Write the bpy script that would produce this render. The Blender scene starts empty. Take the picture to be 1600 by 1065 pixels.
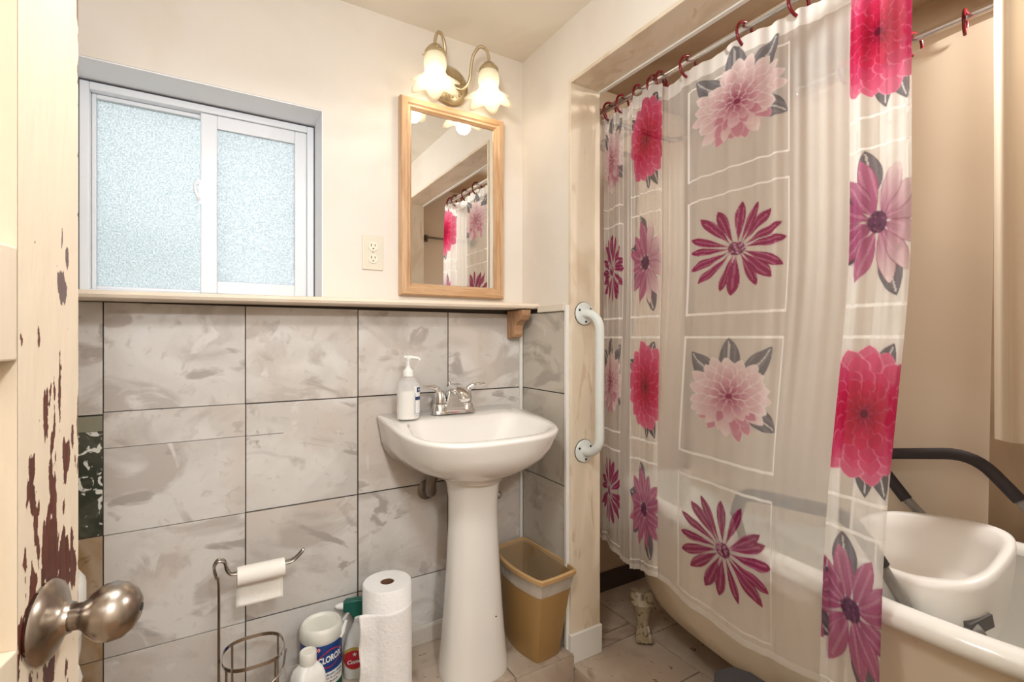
import bpy, math, random
import numpy as np
from mathutils import Vector, noise as mnoise

random.seed(7)
rng = np.random.default_rng(7)
PI = math.pi
scene = bpy.context.scene
COL = scene.collection


def lin(r, g, b):
    def f(c):
        c /= 255.0
        return c / 12.92 if c <= 0.04045 else ((c + 0.055) / 1.055) ** 2.4
    return (f(r), f(g), f(b))


# ------------------------------------------------------------------ camera, world, lights, exposure
CAM = Vector((0.0, 0.0, 1.108))
YAW = math.radians(31.1)
cd = bpy.data.cameras.new('camera')
cd.sensor_width = 36.0
cd.lens = 36.0 * 762.0 / 1600.0
cd.shift_y = -4.5 / 1600.0
cd.clip_start = 0.02
cam = bpy.data.objects.new('camera', cd)
cam.location = CAM
cam.rotation_euler = (PI / 2, 0, -YAW)
COL.objects.link(cam)
scene.camera = cam

scene.view_settings.view_transform = 'Standard'
scene.view_settings.look = 'None'
scene.view_settings.gamma = 1.0
scene.view_settings.use_curve_mapping = False
scene.view_settings.exposure = 0.0

world = bpy.data.worlds.new('daylight')
scene.world = world
world.use_nodes = True
wbg = world.node_tree.nodes['Background']
wbg.inputs[0].default_value = (*lin(228, 236, 246), 1)
wbg.inputs[1].default_value = 2.6

try:
    scene.cycles.max_bounces = 8
    scene.cycles.diffuse_bounces = 4
    scene.cycles.transparent_max_bounces = 16
    scene.cycles.caustics_reflective = False
    scene.cycles.sample_clamp_indirect = 6.0
except Exception:
    pass


def point_light(name, loc, watts, color, radius):
    l = bpy.data.lights.new(name, 'POINT')
    l.energy = watts
    l.color = color
    l.shadow_soft_size = radius
    o = bpy.data.objects.new(name, l)
    o.location = loc
    COL.objects.link(o)
    return o


# ------------------------------------------------------------------ node material helper
def mat(name, base, rough=0.5, metal=0.0, var=None, bump=None, spec=0.5, trans=0.0, ior=1.45,
        emis=None, coat=0.0, coords='Object', rnd=False, alpha=None, sss=0.0):
    """var = list of (scale, color, lo, hi, detail, distortion, stretch) noise layers mixed onto base"""
    m = bpy.data.materials.new(name)
    m.use_nodes = True
    nt = m.node_tree
    N = nt.nodes
    L = nt.links
    p = N['Principled BSDF']
    p.inputs['Base Color'].default_value = (*base, 1)
    p.inputs['Roughness'].default_value = rough
    p.inputs['Metallic'].default_value = metal
    p.inputs['Specular IOR Level'].default_value = spec
    p.inputs['IOR'].default_value = ior
    p.inputs['Transmission Weight'].default_value = trans
    p.inputs['Coat Weight'].default_value = coat
    if sss:
        p.inputs['Subsurface Weight'].default_value = sss
        p.inputs['Subsurface Radius'].default_value = (0.02, 0.015, 0.01)
    if alpha is not None:
        p.inputs['Alpha'].default_value = alpha
    if emis:
        p.inputs['Emission Color'].default_value = (*emis[0], 1)
        p.inputs['Emission Strength'].default_value = emis[1]
    vec = None
    if var or bump:
        tc = N.new('ShaderNodeTexCoord')
        vec = tc.outputs[coords]
        if rnd:
            oi = N.new('ShaderNodeObjectInfo')
            mul = N.new('ShaderNodeVectorMath')
            mul.operation = 'SCALE'
            mul.inputs[0].default_value = (37.0, 23.0, 51.0)
            L.new(oi.outputs['Random'], mul.inputs['Scale'])
            add = N.new('ShaderNodeVectorMath')
            L.new(vec, add.inputs[0])
            L.new(mul.outputs[0], add.inputs[1])
            vec = add.outputs[0]
    if var:
        cur = None
        for (scale, color, lo, hi, detail, dist, stretch) in var:
            mp = N.new('ShaderNodeMapping')
            mp.inputs['Scale'].default_value = stretch
            L.new(vec, mp.inputs['Vector'])
            nz = N.new('ShaderNodeTexNoise')
            nz.inputs['Scale'].default_value = scale
            nz.inputs['Detail'].default_value = detail
            nz.inputs['Distortion'].default_value = dist
            L.new(mp.outputs[0], nz.inputs['Vector'])
            rp = N.new('ShaderNodeMapRange')
            rp.inputs['From Min'].default_value = lo
            rp.inputs['From Max'].default_value = hi
            L.new(nz.outputs['Fac'], rp.inputs['Value'])
            mx = N.new('ShaderNodeMix')
            mx.data_type = 'RGBA'
            L.new(rp.outputs[0], mx.inputs['Factor'])
            if cur is None:
                mx.inputs['A'].default_value = (*base, 1)
            else:
                L.new(cur, mx.inputs['A'])
            mx.inputs['B'].default_value = (*color, 1)
            cur = mx.outputs['Result']
        L.new(cur, p.inputs['Base Color'])
    if bump:
        nz = N.new('ShaderNodeTexNoise')
        nz.inputs['Scale'].default_value = bump[0]
        nz.inputs['Detail'].default_value = 4
        mp = N.new('ShaderNodeMapping')
        mp.inputs['Scale'].default_value = bump[2] if len(bump) > 2 else (1, 1, 1)
        L.new(vec, mp.inputs['Vector'])
        L.new(mp.outputs[0], nz.inputs['Vector'])
        b = N.new('ShaderNodeBump')
        b.inputs['Strength'].default_value = bump[1]
        b.inputs['Distance'].default_value = 0.01
        L.new(nz.outputs['Fac'], b.inputs['Height'])
        L.new(b.outputs[0], p.inputs['Normal'])
    return m


ONE = (1, 1, 1)
M = {}
M['wall'] = mat('painted_plaster', lin(234, 226, 216), 0.6,
                var=[(3.0, lin(228, 217, 204), .45, .75, 4, .5, ONE), (9.0, lin(236, 227, 215), .55, .75, 5, .3, ONE)],
                bump=(14, .12), spec=.3)
M['ceiling'] = mat('ceiling_paint', lin(240, 232, 219), 0.6, var=[(2.5, lin(226, 214, 196), .5, .75, 4, .5, ONE)], bump=(9, .12), spec=.3)
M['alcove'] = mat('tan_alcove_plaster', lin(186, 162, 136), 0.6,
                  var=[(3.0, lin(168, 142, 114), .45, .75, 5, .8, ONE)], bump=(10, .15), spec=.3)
M['reveal'] = mat('window_reveal_paint', lin(244, 244, 246), 0.5)
M['tile'] = mat('slate_look_wall_tile', lin(204, 198, 192), 0.42,
                var=[(3.2, lin(218, 214, 209), .44, .60, 6, .8, (1, 1, 1.2)),
                     (3.0, lin(188, 180, 173), .53, .60, 10, 1.2, (1, 1, 1.5)),
                     (5.5, lin(172, 163, 157), .60, .645, 10, 1.0, (.9, 1, 1.6)),
                     (2.2, lin(206, 194, 184), .50, .66, 6, 1.0, ONE),
                     (9.0, lin(216, 211, 206), .60, .68, 9, 1.2, ONE),
                     (30., lin(186, 178, 171), .58, .80, 6, .6, ONE)],
                bump=(30, .06), rnd=True)
M['tile_side'] = mat('slate_look_side_tile', lin(196, 188, 176), 0.42,
                     var=[(3.4, lin(170, 161, 150), .52, .64, 8, 2.0, (1, 1, 1.8)),
                          (5.5, lin(208, 201, 190), .58, .70, 8, 1.5, (1, 1, 2))], bump=(30, .06), rnd=True)
M['tile_brown'] = mat('stained_wall_tile', lin(158, 128, 92), 0.45,
                      var=[(5.0, lin(176, 156, 132), .45, .6, 7, 1.5, ONE), (9, lin(120, 92, 62), .58, .68, 7, 1.2, ONE)], rnd=True)
M['grout'] = mat('dark_grout', lin(72, 64, 58), 0.9)
M['hole'] = mat('exposed_wall_backing', lin(84, 84, 70), 0.8,
                var=[(9, lin(52, 56, 44), .40, .55, 6, 1.0, ONE),
                     (24, lin(226, 226, 218), .56, .60, 7, 1.5, ONE),
                     (6, lin(160, 132, 100), .64, .70, 6, 1.0, ONE)], bump=(22, .6))
M['olive'] = mat('bare_adhesive', lin(140, 136, 118), 0.8, var=[(12, lin(116, 112, 94), .5, .7, 5, .5, ONE)])
M['floor_tile'] = mat('worn_floor_tile', lin(178, 160, 142), 0.45,
                      var=[(4.0, lin(196, 180, 162), .45, .65, 6, 1.0, ONE),
                           (6.0, lin(150, 128, 110), .56, .70, 8, 1.4, ONE),
                           (34.0, lin(104, 78, 60), .66, .71, 5, .6, ONE)], bump=(30, .08), rnd=True)
M['trim'] = mat('white_trim', lin(232, 230, 224), 0.4)
M['cap'] = mat('cream_trim_strip', lin(226, 216, 200), 0.45)
M['baseboard'] = mat('baseboard_tile', lin(206, 198, 188), 0.4, var=[(5, lin(190, 182, 172), .5, .7, 5, .5, ONE)])
M['jamb'] = mat('painted_jamb', lin(226, 212, 190), 0.5,
                var=[(4.0, lin(212, 194, 168), .48, .66, 6, 1.5, (1.6, 1, .5)),
                     (7.0, lin(212, 194, 168), .60, .66, 8, 2.5, (1.6, 1, .35))], bump=(9, .1))
M['shelf'] = mat('cream_painted_shelf', lin(236, 221, 202), 0.4, var=[(5, lin(228, 208, 186), .5, .7, 4, .4, ONE)])
M['oak'] = mat('oak_frame', lin(206, 168, 130), 0.35,
               var=[(9, lin(190, 148, 108), .46, .62, 6, .6, (8, 8, .6)), (30, lin(166, 122, 82), .60, .72, 5, .3, (6, 6, .25))], coat=.2)
M['oak_rail'] = mat('oak_frame_rail', lin(206, 168, 130), 0.35,
                    var=[(9, lin(190, 148, 108), .46, .62, 6, .6, (.6, 8, 8)), (30, lin(166, 122, 82), .60, .72, 5, .3, (.25, 6, 6))], coat=.2)
M['corbel'] = mat('bare_wood_corbel', lin(178, 138, 104), 0.6, var=[(14, lin(150, 110, 78), .48, .66, 6, .8, (1, 3, .8))])
M['mirror'] = mat('mirror_glass', (.93, .94, .93), 0.0, 1.0)
M['vinyl'] = mat('white_vinyl', lin(236, 238, 242), 0.35)
M['gasket'] = mat('dark_seal', lin(92, 92, 100), 0.7)
M['porcelain'] = mat('white_porcelain', lin(240, 236, 230), 0.12, coat=.5)
M['chrome'] = mat('chrome', (.82, .82, .82), 0.08, 1.0)
M['steel'] = mat('brushed_steel', (.68, .67, .66), 0.25, 1.0)
M['dark_chrome'] = mat('smoky_chrome_wire', (.45, .43, .41), 0.16, 1.0)
M['brass'] = mat('antique_brass', lin(206, 190, 158), 0.34, .9, var=[(20, lin(180, 162, 128), .5, .7, 4, .3, ONE)])
M['nickel'] = mat('satin_nickel', lin(158, 148, 138), 0.27, 1.0)
M['pewter'] = mat('pewter_grey', lin(110, 104, 98), 0.35, .8)
M['white_enamel'] = mat('white_enamel_bar', lin(226, 232, 230), 0.3, coat=.3)
M['black'] = mat('black_dot', lin(28, 26, 26), 0.5)
M['outlet'] = mat('ivory_plastic', lin(228, 220, 202), 0.35)
M['outlet2'] = mat('ivory_receptacle', lin(240, 232, 212), 0.35)
M['white_plastic'] = mat('white_plastic', lin(240, 240, 236), 0.35)
M['lid_plastic'] = mat('translucent_white_lid', lin(226, 224, 214), 0.35)
M['paper'] = mat('paper_towel', lin(240, 238, 236), 0.9, bump=(90, .25))
M['tissue'] = mat('toilet_paper', lin(242, 238, 230), 0.9, bump=(60, .1))
M['card'] = mat('cardboard_core', lin(112, 78, 60), 0.9)
M['blue'] = mat('blue_label', lin(30, 66, 130), 0.35)
M['white_print'] = mat('white_print', lin(240, 240, 240), 0.5)
M['red_print'] = mat('red_print', lin(196, 40, 54), 0.5)
M['brown_print'] = mat('brown_print', lin(120, 60, 44), 0.5)
M['navy_print'] = mat('navy_print', lin(34, 52, 100), 0.5)
M['green_print'] = mat('green_print', lin(34, 96, 76), 0.5)
M['green_plastic'] = mat('green_trigger_plastic', lin(20, 92, 78), 0.35)
M['gold_print'] = mat('gold_print', lin(196, 170, 96), 0.5)
M['bin'] = mat('tan_bin_plastic', lin(164, 130, 80), 0.4, var=[(4, lin(152, 118, 70), .45, .7, 3, .3, ONE)])
M['bin_rim'] = mat('bin_rim_plastic', lin(196, 160, 112), 0.4)
M['bag'] = mat('clear_bin_liner', lin(236, 232, 224), 0.25, alpha=.58, bump=(26, .8, (1, 1, .4)))
M['bag_in'] = mat('clear_bin_liner_inside', lin(226, 220, 208), 0.2, alpha=.16, bump=(26, .8, (1, 1, .4)))
M['red_ring'] = mat('dark_red_plastic', lin(118, 22, 34), 0.2, coat=.3)
M['tub_out'] = mat('cream_tub_enamel', lin(220, 206, 184), 0.35,
                   var=[(3, lin(200, 180, 152), .5, .7, 5, .6, ONE), (60, lin(130, 106, 80), .74, .78, 3, .3, ONE)])
M['tub_rim'] = mat('white_tub_enamel', lin(240, 238, 232), 0.15, coat=.4)
M['claw'] = mat('worn_painted_iron', lin(158, 142, 116), 0.35,
                var=[(60, lin(84, 66, 50), .55, .66, 5, .5, ONE)], bump=(40, .4))
M['seat_plastic'] = mat('white_moulded_plastic', lin(240, 236, 230), 0.35)
M['tube_grey'] = mat('grey_powder_coat', lin(128, 124, 118), 0.4)
M['foam'] = mat('dark_foam_grip', lin(48, 41, 42), 0.75)
M['slot'] = mat('grey_slot_plastic', lin(96, 92, 90), 0.6)
M['stool'] = mat('dark_grey_plastic', lin(70, 68, 72), 0.6)
M['base_dark'] = mat('dark_vinyl_base', lin(70, 56, 50), 0.6)
M['hall'] = mat('hall_wall_paint', lin(228, 220, 208), 0.7)
M['hall_floor'] = mat('hall_floor_boards', lin(150, 120, 92), 0.5, var=[(8, lin(120, 92, 66), .5, .7, 5, .5, (1, 8, 1))])
M['leaf_green'] = mat('shrub_leaf', lin(120, 158, 98), 0.6, var=[(12, lin(84, 122, 70), .45, .65, 4, .4, ONE)])
M['soil'] = mat('garden_soil', lin(120, 122, 96), 0.9)
M['rust'] = mat('rusty_grey_pipe', lin(128, 118, 108), 0.4, .6)
M['lotion'] = mat('white_lotion', lin(240, 234, 224), 0.5)
M['clear'] = mat('clear_bottle_plastic', (.95, .95, .95), 0.08, alpha=.28, spec=.6)
M['bulb'] = mat('lit_bulb', (1, .95, .85), 0.5, emis=((1.0, .93, .78), 3.6))
M['fill_dome'] = mat('fill_lamp_dome', (1, .98, .94), 0.5, emis=((1.0, .93, .82), 5.0))  # glowing dome of the added fill lamps


def shade_glass():
    m = bpy.data.materials.new('frosted_shade_glass')
    m.use_nodes = True
    nt = m.node_tree
    N, L = nt.nodes, nt.links
    p = N['Principled BSDF']
    p.inputs['Base Color'].default_value = (*lin(250, 246, 232), 1)
    p.inputs['Roughness'].default_value = .35
    t = N.new('ShaderNodeBsdfTranslucent')
    t.inputs[0].default_value = (*lin(255, 250, 236), 1)
    tr = N.new('ShaderNodeBsdfTransparent')
    a = N.new('ShaderNodeMixShader')
    a.inputs[0].default_value = .55
    b = N.new('ShaderNodeMixShader')
    b.inputs[0].default_value = .30
    L.new(p.outputs[0], a.inputs[1])
    L.new(t.outputs[0], a.inputs[2])
    L.new(a.outputs[0], b.inputs[1])
    L.new(tr.outputs[0], b.inputs[2])
    L.new(b.outputs[0], N['Material Output'].inputs[0])
    return m


M['shade'] = shade_glass()


def pane_glass():
    m = bpy.data.materials.new('obscure_window_glass')
    m.use_nodes = True
    nt = m.node_tree
    N, L = nt.nodes, nt.links
    N.remove(N['Principled BSDF'])
    tc = N.new('ShaderNodeTexCoord')
    nz = N.new('ShaderNodeTexNoise')
    nz.inputs['Scale'].default_value = 210
    nz.inputs['Detail'].default_value = 2
    L.new(tc.outputs['Object'], nz.inputs['Vector'])
    bp = N.new('ShaderNodeBump')
    bp.inputs['Strength'].default_value = .8
    bp.inputs['Distance'].default_value = .003
    L.new(nz.outputs['Fac'], bp.inputs['Height'])
    # pebbles of the pressed glass: thick beads pass less light than the thin spots
    rp = N.new('ShaderNodeValToRGB')
    rp.color_ramp.elements[0].position = .36
    rp.color_ramp.elements[0].color = (.65, .68, .67, 1)
    rp.color_ramp.elements[1].position = .66
    rp.color_ramp.elements[1].color = (1, 1, 1, 1)
    L.new(nz.outputs['Fac'], rp.inputs[0])
    rf = N.new('ShaderNodeBsdfRefraction')
    rf.inputs['Roughness'].default_value = .24
    rf.inputs['IOR'].default_value = 1.2
    L.new(rp.outputs[0], rf.inputs['Color'])
    L.new(bp.outputs[0], rf.inputs['Normal'])
    tl = N.new('ShaderNodeBsdfTranslucent')
    L.new(rp.outputs[0], tl.inputs['Color'])
    gl = N.new('ShaderNodeBsdfGlossy')
    gl.inputs['Roughness'].default_value = .2
    L.new(bp.outputs[0], gl.inputs['Normal'])
    a = N.new('ShaderNodeMixShader')
    a.inputs[0].default_value = .7
    L.new(rf.outputs[0], a.inputs[1])
    L.new(tl.outputs[0], a.inputs[2])
    b = N.new('ShaderNodeMixShader')
    b.inputs[0].default_value = .05
    L.new(a.outputs[0], b.inputs[1])
    L.new(gl.outputs[0], b.inputs[2])
    L.new(b.outputs[0], N['Material Output'].inputs[0])
    return m


M['pane'] = pane_glass()


def cloth_mat(name, attr=True, base=(.85, .84, .82), opac=.55, trl=.45):
    m = bpy.data.materials.new(name)
    m.use_nodes = True
    nt = m.node_tree
    N, L = nt.nodes, nt.links
    N.remove(N['Principled BSDF'])
    d = N.new('ShaderNodeBsdfDiffuse')
    t = N.new('ShaderNodeBsdfTranslucent')
    tr = N.new('ShaderNodeBsdfTransparent')
    a = N.new('ShaderNodeMixShader')
    a.inputs[0].default_value = trl
    b = N.new('ShaderNodeMixShader')
    b.inputs[0].default_value = opac
    for s in (d, t):
        s.inputs[0].default_value = (*base, 1)
    if attr:
        c = N.new('ShaderNodeAttribute')
        c.attribute_name = 'print'
        o = N.new('ShaderNodeAttribute')
        o.attribute_name = 'opacity'
        L.new(c.outputs['Color'], d.inputs[0])
        L.new(c.outputs['Color'], t.inputs[0])
        L.new(o.outputs['Fac'], b.inputs[0])
    L.new(d.outputs[0], a.inputs[1])
    L.new(t.outputs[0], a.inputs[2])
    L.new(tr.outputs[0], b.inputs[1])
    L.new(a.outputs[0], b.inputs[2])
    L.new(b.outputs[0], N['Material Output'].inputs[0])
    return m


M['sheer'] = cloth_mat('printed_sheer_voile', trl=.5)
M['liner'] = cloth_mat('beige_vinyl_liner', False, lin(226, 211, 190), .94, .3)
M['liner2'] = cloth_mat('pale_vinyl_liner', False, lin(232, 218, 198), .95, .3)


def attr_mat(name, rough, attr='paint', bumpscale=None):
    m = mat(name, (1, 1, 1), rough, bump=bumpscale)
    N, L = m.node_tree.nodes, m.node_tree.links
    c = N.new('ShaderNodeAttribute')
    c.attribute_name = attr
    L.new(c.outputs['Color'], N['Principled BSDF'].inputs['Base Color'])
    return m


M['door'] = mat('cream_door_paint', lin(216, 202, 182), 0.4, var=[(5, lin(206, 190, 168), .45, .7, 4, .3, (3, 3, .6))], bump=(12, .12, (4, 4, 1)))
M['door_chipped'] = attr_mat('chipped_cream_door_paint', .42, bumpscale=(14, .15, (4, 4, 1)))

# ------------------------------------------------------------------ mesh helpers
ORG = {}


class MB:
    def __init__(self):
        self.v = []
        self.f = []

    def add(self, vs, fs):
        n = len(self.v)
        self.v += [tuple(p) for p in vs]
        self.f += [tuple(i + n for i in f) for f in fs]
        return self

    def box(self, x0, x1, y0, y1, z0, z1):
        vs = [(x, y, z) for x in (x0, x1) for y in (y0, y1) for z in (z0, z1)]
        fs = [(0, 1, 3, 2), (4, 6, 7, 5), (0, 4, 5, 1), (2, 3, 7, 6), (0, 2, 6, 4), (1, 5, 7, 3)]
        return self.add(vs, fs)

    def loft(self, loops, cap0=True, cap1=True, closed=True):
        n = len(loops[0])
        vs = [p for lp in loops for p in lp]
        fs = []
        for i in range(len(loops) - 1):
            for j in range(n if closed else n - 1):
                k = (j + 1) % n
                fs.append((i * n + j, i * n + k, (i + 1) * n + k, (i + 1) * n + j))
        if cap0:
            fs.append(tuple(range(n))[::-1])
        if cap1:
            b = (len(loops) - 1) * n
            fs.append(tuple(b + j for j in range(n)))
        return self.add(vs, fs)

    def lathe(self, prof, c=(0, 0, 0), seg=32, axis='z', cap0=True, cap1=True):
        loops = []
        for r, h in prof:
            lp = []
            for j in range(seg):
                a = 2 * PI * j / seg
                x, y = r * math.cos(a), r * math.sin(a)
                if axis == 'z':
                    lp.append((c[0] + x, c[1] + y, c[2] + h))
                elif axis == 'y':
                    lp.append((c[0] + x, c[1] + h, c[2] - y))
                else:
                    lp.append((c[0] + h, c[1] + x, c[2] + y))
            loops.append(lp)
        return self.loft(loops, cap0, cap1)

    def tube(self, pts, r, seg=10, closed=False, cap=True):
        P = [Vector(p) for p in pts]
        n = len(P)
        rr = r if isinstance(r, (list, tuple)) else [r] * n
        loops = []
        up = None
        for i in range(n):
            if closed:
                t = P[(i + 1) % n] - P[i - 1]
            else:
                t = P[min(i + 1, n - 1)] - P[max(i - 1, 0)]
            t.normalize()
            if up is None:
                ref = Vector((0, 0, 1)) if abs(t.z) < .9 else Vector((1, 0, 0))
                up = (ref - t * ref.dot(t)).normalized()
            else:
                up = (up - t * up.dot(t))
                if up.length < 1e-6:
                    up = Vector((1, 0, 0))
                up.normalize()
            s = t.cross(up)
            loops.append([P[i] + (up * math.cos(2 * PI * k / seg) + s * math.sin(2 * PI * k / seg)) * rr[i] for k in range(seg)])
        if closed:
            loops.append(loops[0])
        return self.loft(loops, cap and not closed, cap and not closed)

    def sphere(self, c, r, seg=14, rings=8, sc=(1, 1, 1)):
        loops = []
        for i in range(1, rings):
            a = PI * i / rings
            loops.append([(c[0] + r * sc[0] * math.sin(a) * math.cos(2 * PI * j / seg), c[1] + r * sc[1] * math.sin(a) * math.sin(2 * PI * j / seg),
                           c[2] - r * sc[2] * math.cos(a)) for j in range(seg)])
        return self.loft(loops)

    def prism(self, poly, axis, a0, a1):
        """extrude a 2D polygon; axis 'x': poly=(y,z); 'y': (x,z); 'z': (x,y)"""
        def P(p, a):
            return {'x': (a, p[0], p[1]), 'y': (p[0], a, p[1]), 'z': (p[0], p[1], a)}[axis]
        return self.loft([[P(p, a0) for p in poly], [P(p, a1) for p in poly]])

    def rot(self, c, ang, axis='z'):
        ca, sa = math.cos(ang), math.sin(ang)
        out = []
        for (x, y, z) in self.v:
            x -= c[0]; y -= c[1]; z -= c[2]
            if axis == 'z':
                x, y = x * ca - y * sa, x * sa + y * ca
            elif axis == 'y':
                x, z = x * ca + z * sa, -x * sa + z * ca
            else:
                y, z = y * ca - z * sa, y * sa + z * ca
            out.append((x + c[0], y + c[1], z + c[2]))
        self.v = out
        return self

    def build(self, name, m, parent=None, smooth=True, bevel=0, sub=0, ang=40):
        org = ORG.get(parent.name, Vector((0, 0, 0))) if parent else Vector((0, 0, 0))
        me = bpy.data.meshes.new(name)
        me.from_pydata([(p[0] - org[0], p[1] - org[1], p[2] - org[2]) for p in self.v], [], self.f)
        me.validate()
        import bmesh
        bm = bmesh.new()
        bm.from_mesh(me)
        bmesh.ops.recalc_face_normals(bm, faces=bm.faces)
        bm.to_mesh(me)
        bm.free()
        me.materials.append(M[m] if isinstance(m, str) else m)
        o = bpy.data.objects.new(name, me)
        COL.objects.link(o)
        if parent:
            o.parent = parent
        ORG[o.name] = org
        if smooth:
            for p in me.polygons:
                p.use_smooth = True
            if not sub:
                me.set_sharp_from_angle(angle=math.radians(ang))
        if bevel:
            b = o.modifiers.new('bevel', 'BEVEL')
            b.width = bevel
            b.segments = 3
            b.limit_method = 'ANGLE'
            b.angle_limit = math.radians(40)
        if sub:
            s = o.modifiers.new('sub', 'SUBSURF')
            s.levels = sub
            s.render_levels = sub
        return o


def box(*a):
    return MB().box(*a)


def tag(o, label=None, cat=None, group=None, kind=None):
    if label:
        o['label'] = label
    if cat:
        o['category'] = cat
    if group:
        o['group'] = group
    if kind:
        o['kind'] = kind
    return o


def thing(name, label, cat, loc=(0, 0, 0), group=None, kind=None):
    o = bpy.data.objects.new(name, None)
    o.empty_display_size = .05
    o.location = loc
    COL.objects.link(o)
    ORG[o.name] = Vector(loc)
    return tag(o, label, cat, group, kind)


def inst(o, name, loc, parent, org=(0, 0, 0)):
    c = o.copy()
    c.name = name
    COL.objects.link(c)
    c.parent = parent
    c.location = loc
    return c


def spline(pts, n=8, closed=False):
    P = [Vector(p) for p in pts]
    out = []
    k = len(P)
    for i in range(k if closed else k - 1):
        if closed:
            p0, p1, p2, p3 = P[i - 1], P[i], P[(i + 1) % k], P[(i + 2) % k]
        else:
            p1, p2 = P[i], P[i + 1]
            p0 = P[i - 1] if i else p1 * 2 - p2
            p3 = P[i + 2] if i + 2 < k else p2 * 2 - p1
        for j in range(n):
            t = j / n
            out.append(0.5 * ((2 * p1) + (p2 - p0) * t + (2 * p0 - 5 * p1 + 4 * p2 - p3) * t * t + (3 * p1 - p0 - 3 * p2 + p3) * t ** 3))
    if not closed:
        out.append(P[-1])
    return out


def text_geo(s, size, align='CENTER', shear=0.0, bold=0.0):
    cu = bpy.data.curves.new('txt', 'FONT')
    cu.body = s
    cu.size = size
    cu.align_x = align
    cu.align_y = 'CENTER'
    cu.shear = shear
    cu.offset = bold
    cu.resolution_u = 3
    o = bpy.data.objects.new('txt', cu)
    COL.objects.link(o)
    dg = bpy.context.evaluated_depsgraph_get()
    dg.update()
    me = o.evaluated_get(dg).to_mesh()
    vs = [tuple(v.co) for v in me.vertices]
    fs = [tuple(p.vertices) for p in me.polygons]
    o.evaluated_get(dg).to_mesh_clear()
    bpy.data.objects.remove(o)
    bpy.data.curves.remove(cu)
    return vs, fs


# ------------------------------------------------------------------ room dimensions
YB = 1.70          # back wall plane
XC = 1.075         # side wall plane (tub side)
XI = 1.203         # inside face of that wall
YJ = 1.384         # far jamb of the tub opening
YN = 0.19          # near jamb
ZH = 2.025         # header underside
ZC = 2.242         # ceiling
ZF = -0.12         # main floor
ZT = -0.045        # tub alcove floor
XL = -1.05
YW = -0.12         # wall behind camera
XA = 2.06          # far wall of the alcove
WX0, WX1, WZ0, WZ1 = -0.352, 0.298, 1.222, 1.86   # window opening

# walls -------------------------------------------------------------
wb = MB()
wb.box(XL - .1, WX0, YB, YB + .24, ZF, ZC + .1)
wb.box(WX1, XA + .1, YB, YB + .24, ZF, ZC + .1)
wb.box(WX0, WX1, YB, YB + .24, ZF, WZ0)
wb.box(WX0, WX1, YB, YB + .24, WZ1, ZC + .1)
wall_back = tag(wb.build('wall_back', 'wall', smooth=False), 'cream painted wall with the window and mirror above grey tiles', kind='structure')
rv = MB()
rv.box(WX0, WX1, YB + .002, YB + .16, WZ1 - .004, WZ1 + .001)
rv.box(WX1 - .004, WX1 + .001, YB + .002, YB + .16, WZ0, WZ1 - .004)
rv.box(WX0 - .001, WX0 + .004, YB + .002, YB + .16, WZ0, WZ1 - .004)
rv.build('window_reveal', 'reveal', wall_back, smooth=False)

wc = MB()
wc.box(XC, XI, YJ, YB, ZF, ZC + .1)
wc.box(XC, XI, YN, YJ, ZH, ZC + .1)
wc.box(XC, XI, YW, YN, ZF, ZC + .1)
wall_right = tag(wc.build('wall_right', 'wall', smooth=False), 'cream painted wall with the wide opening to the bathtub', kind='structure')
# painted jamb boards and header board lining the opening
jl = box(XC - .004, XI + .004, YJ - .012, YJ + .002, .055, ZH)
jl.build('jamb_board', 'jamb', wall_right, smooth=False, bevel=.002)
box(XC - .004, XI + .004, YN - .002, YN + .012, ZT, ZH).build('jamb_board', 'jamb', wall_right, smooth=False)
box(XC - .004, XI + .004, YN + .012, YJ - .012, ZH - .012, ZH + .001).build('header_board', 'jamb', wall_right, smooth=False, bevel=.002)
box(XI - .004, XI + .010, YN + .012, YJ - .012, ZH - .018, ZH - .0125).build('header_moulding', 'trim', wall_right, smooth=False)
box(XC - .009, XI + .007, YJ - .021, YJ + .001, ZT, .058).build('plinth_block', 'trim', wall_right, smooth=False, bevel=.003)

tag(box(XL - .1, XL, YW - .1, YB, ZF, ZC + .1).build('wall_left', 'wall', smooth=False), 'plain cream painted wall beside the toilet', kind='structure')
# wall behind the camera, with the doorway
DX0, DX1, DZ = -0.30, 0.50, 1.98
wn = MB()
wn.box(XL - .1, DX0, YW - .1, YW, ZF, ZC + .1)
wn.box(DX1, XA + .1, YW - .1, YW, ZF, ZC + .1)
wn.box(DX0, DX1, YW - .1, YW, DZ, ZC + .1)
tag(wn.build('wall_front', 'wall', smooth=False), 'cream painted wall with the doorway opposite the window', kind='structure')
wa = box(XA, XA + .1, YW, YB, ZT - .1, ZC + .1)
tag(wa.build('wall_alcove', 'alcove', smooth=False), 'tan plaster wall of the bathtub alcove behind the liner', kind='structure')
al = MB()
al.box(XI, XA, YB - .006, YB - .0005, ZT, ZC - .001)
al.build('alcove_plaster', 'alcove', wall_back, smooth=False)
al = MB()
al.box(XI, XI + .005, YN - .3, YN, ZT, ZC - .001)
al.box(XI, XI + .005, YJ, YB - .006, ZT, ZC - .001)
al.box(XI, XI + .005, YN, YJ, ZH + .001, ZC - .001)
al.build('alcove_plaster', 'alcove', wall_right, smooth=False)
box(XI + .005, XA, YB - .016, YB - .006, ZT, .04).build('alcove_base', 'base_dark', wall_back, smooth=False)
ceil_o = tag(box(XL - .1, XI + .002, YW - .1, YB + .2, ZC, ZC + .1).build('ceiling', 'ceiling', smooth=False), 'cream painted ceiling above the sink', kind='structure')
tag(box(XI + .003, XA + .1, YW - .1, YB + .2, ZC, ZC + .1).build('ceiling', 'alcove', smooth=False), 'tan plaster ceiling above the bathtub', kind='structure')

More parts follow.
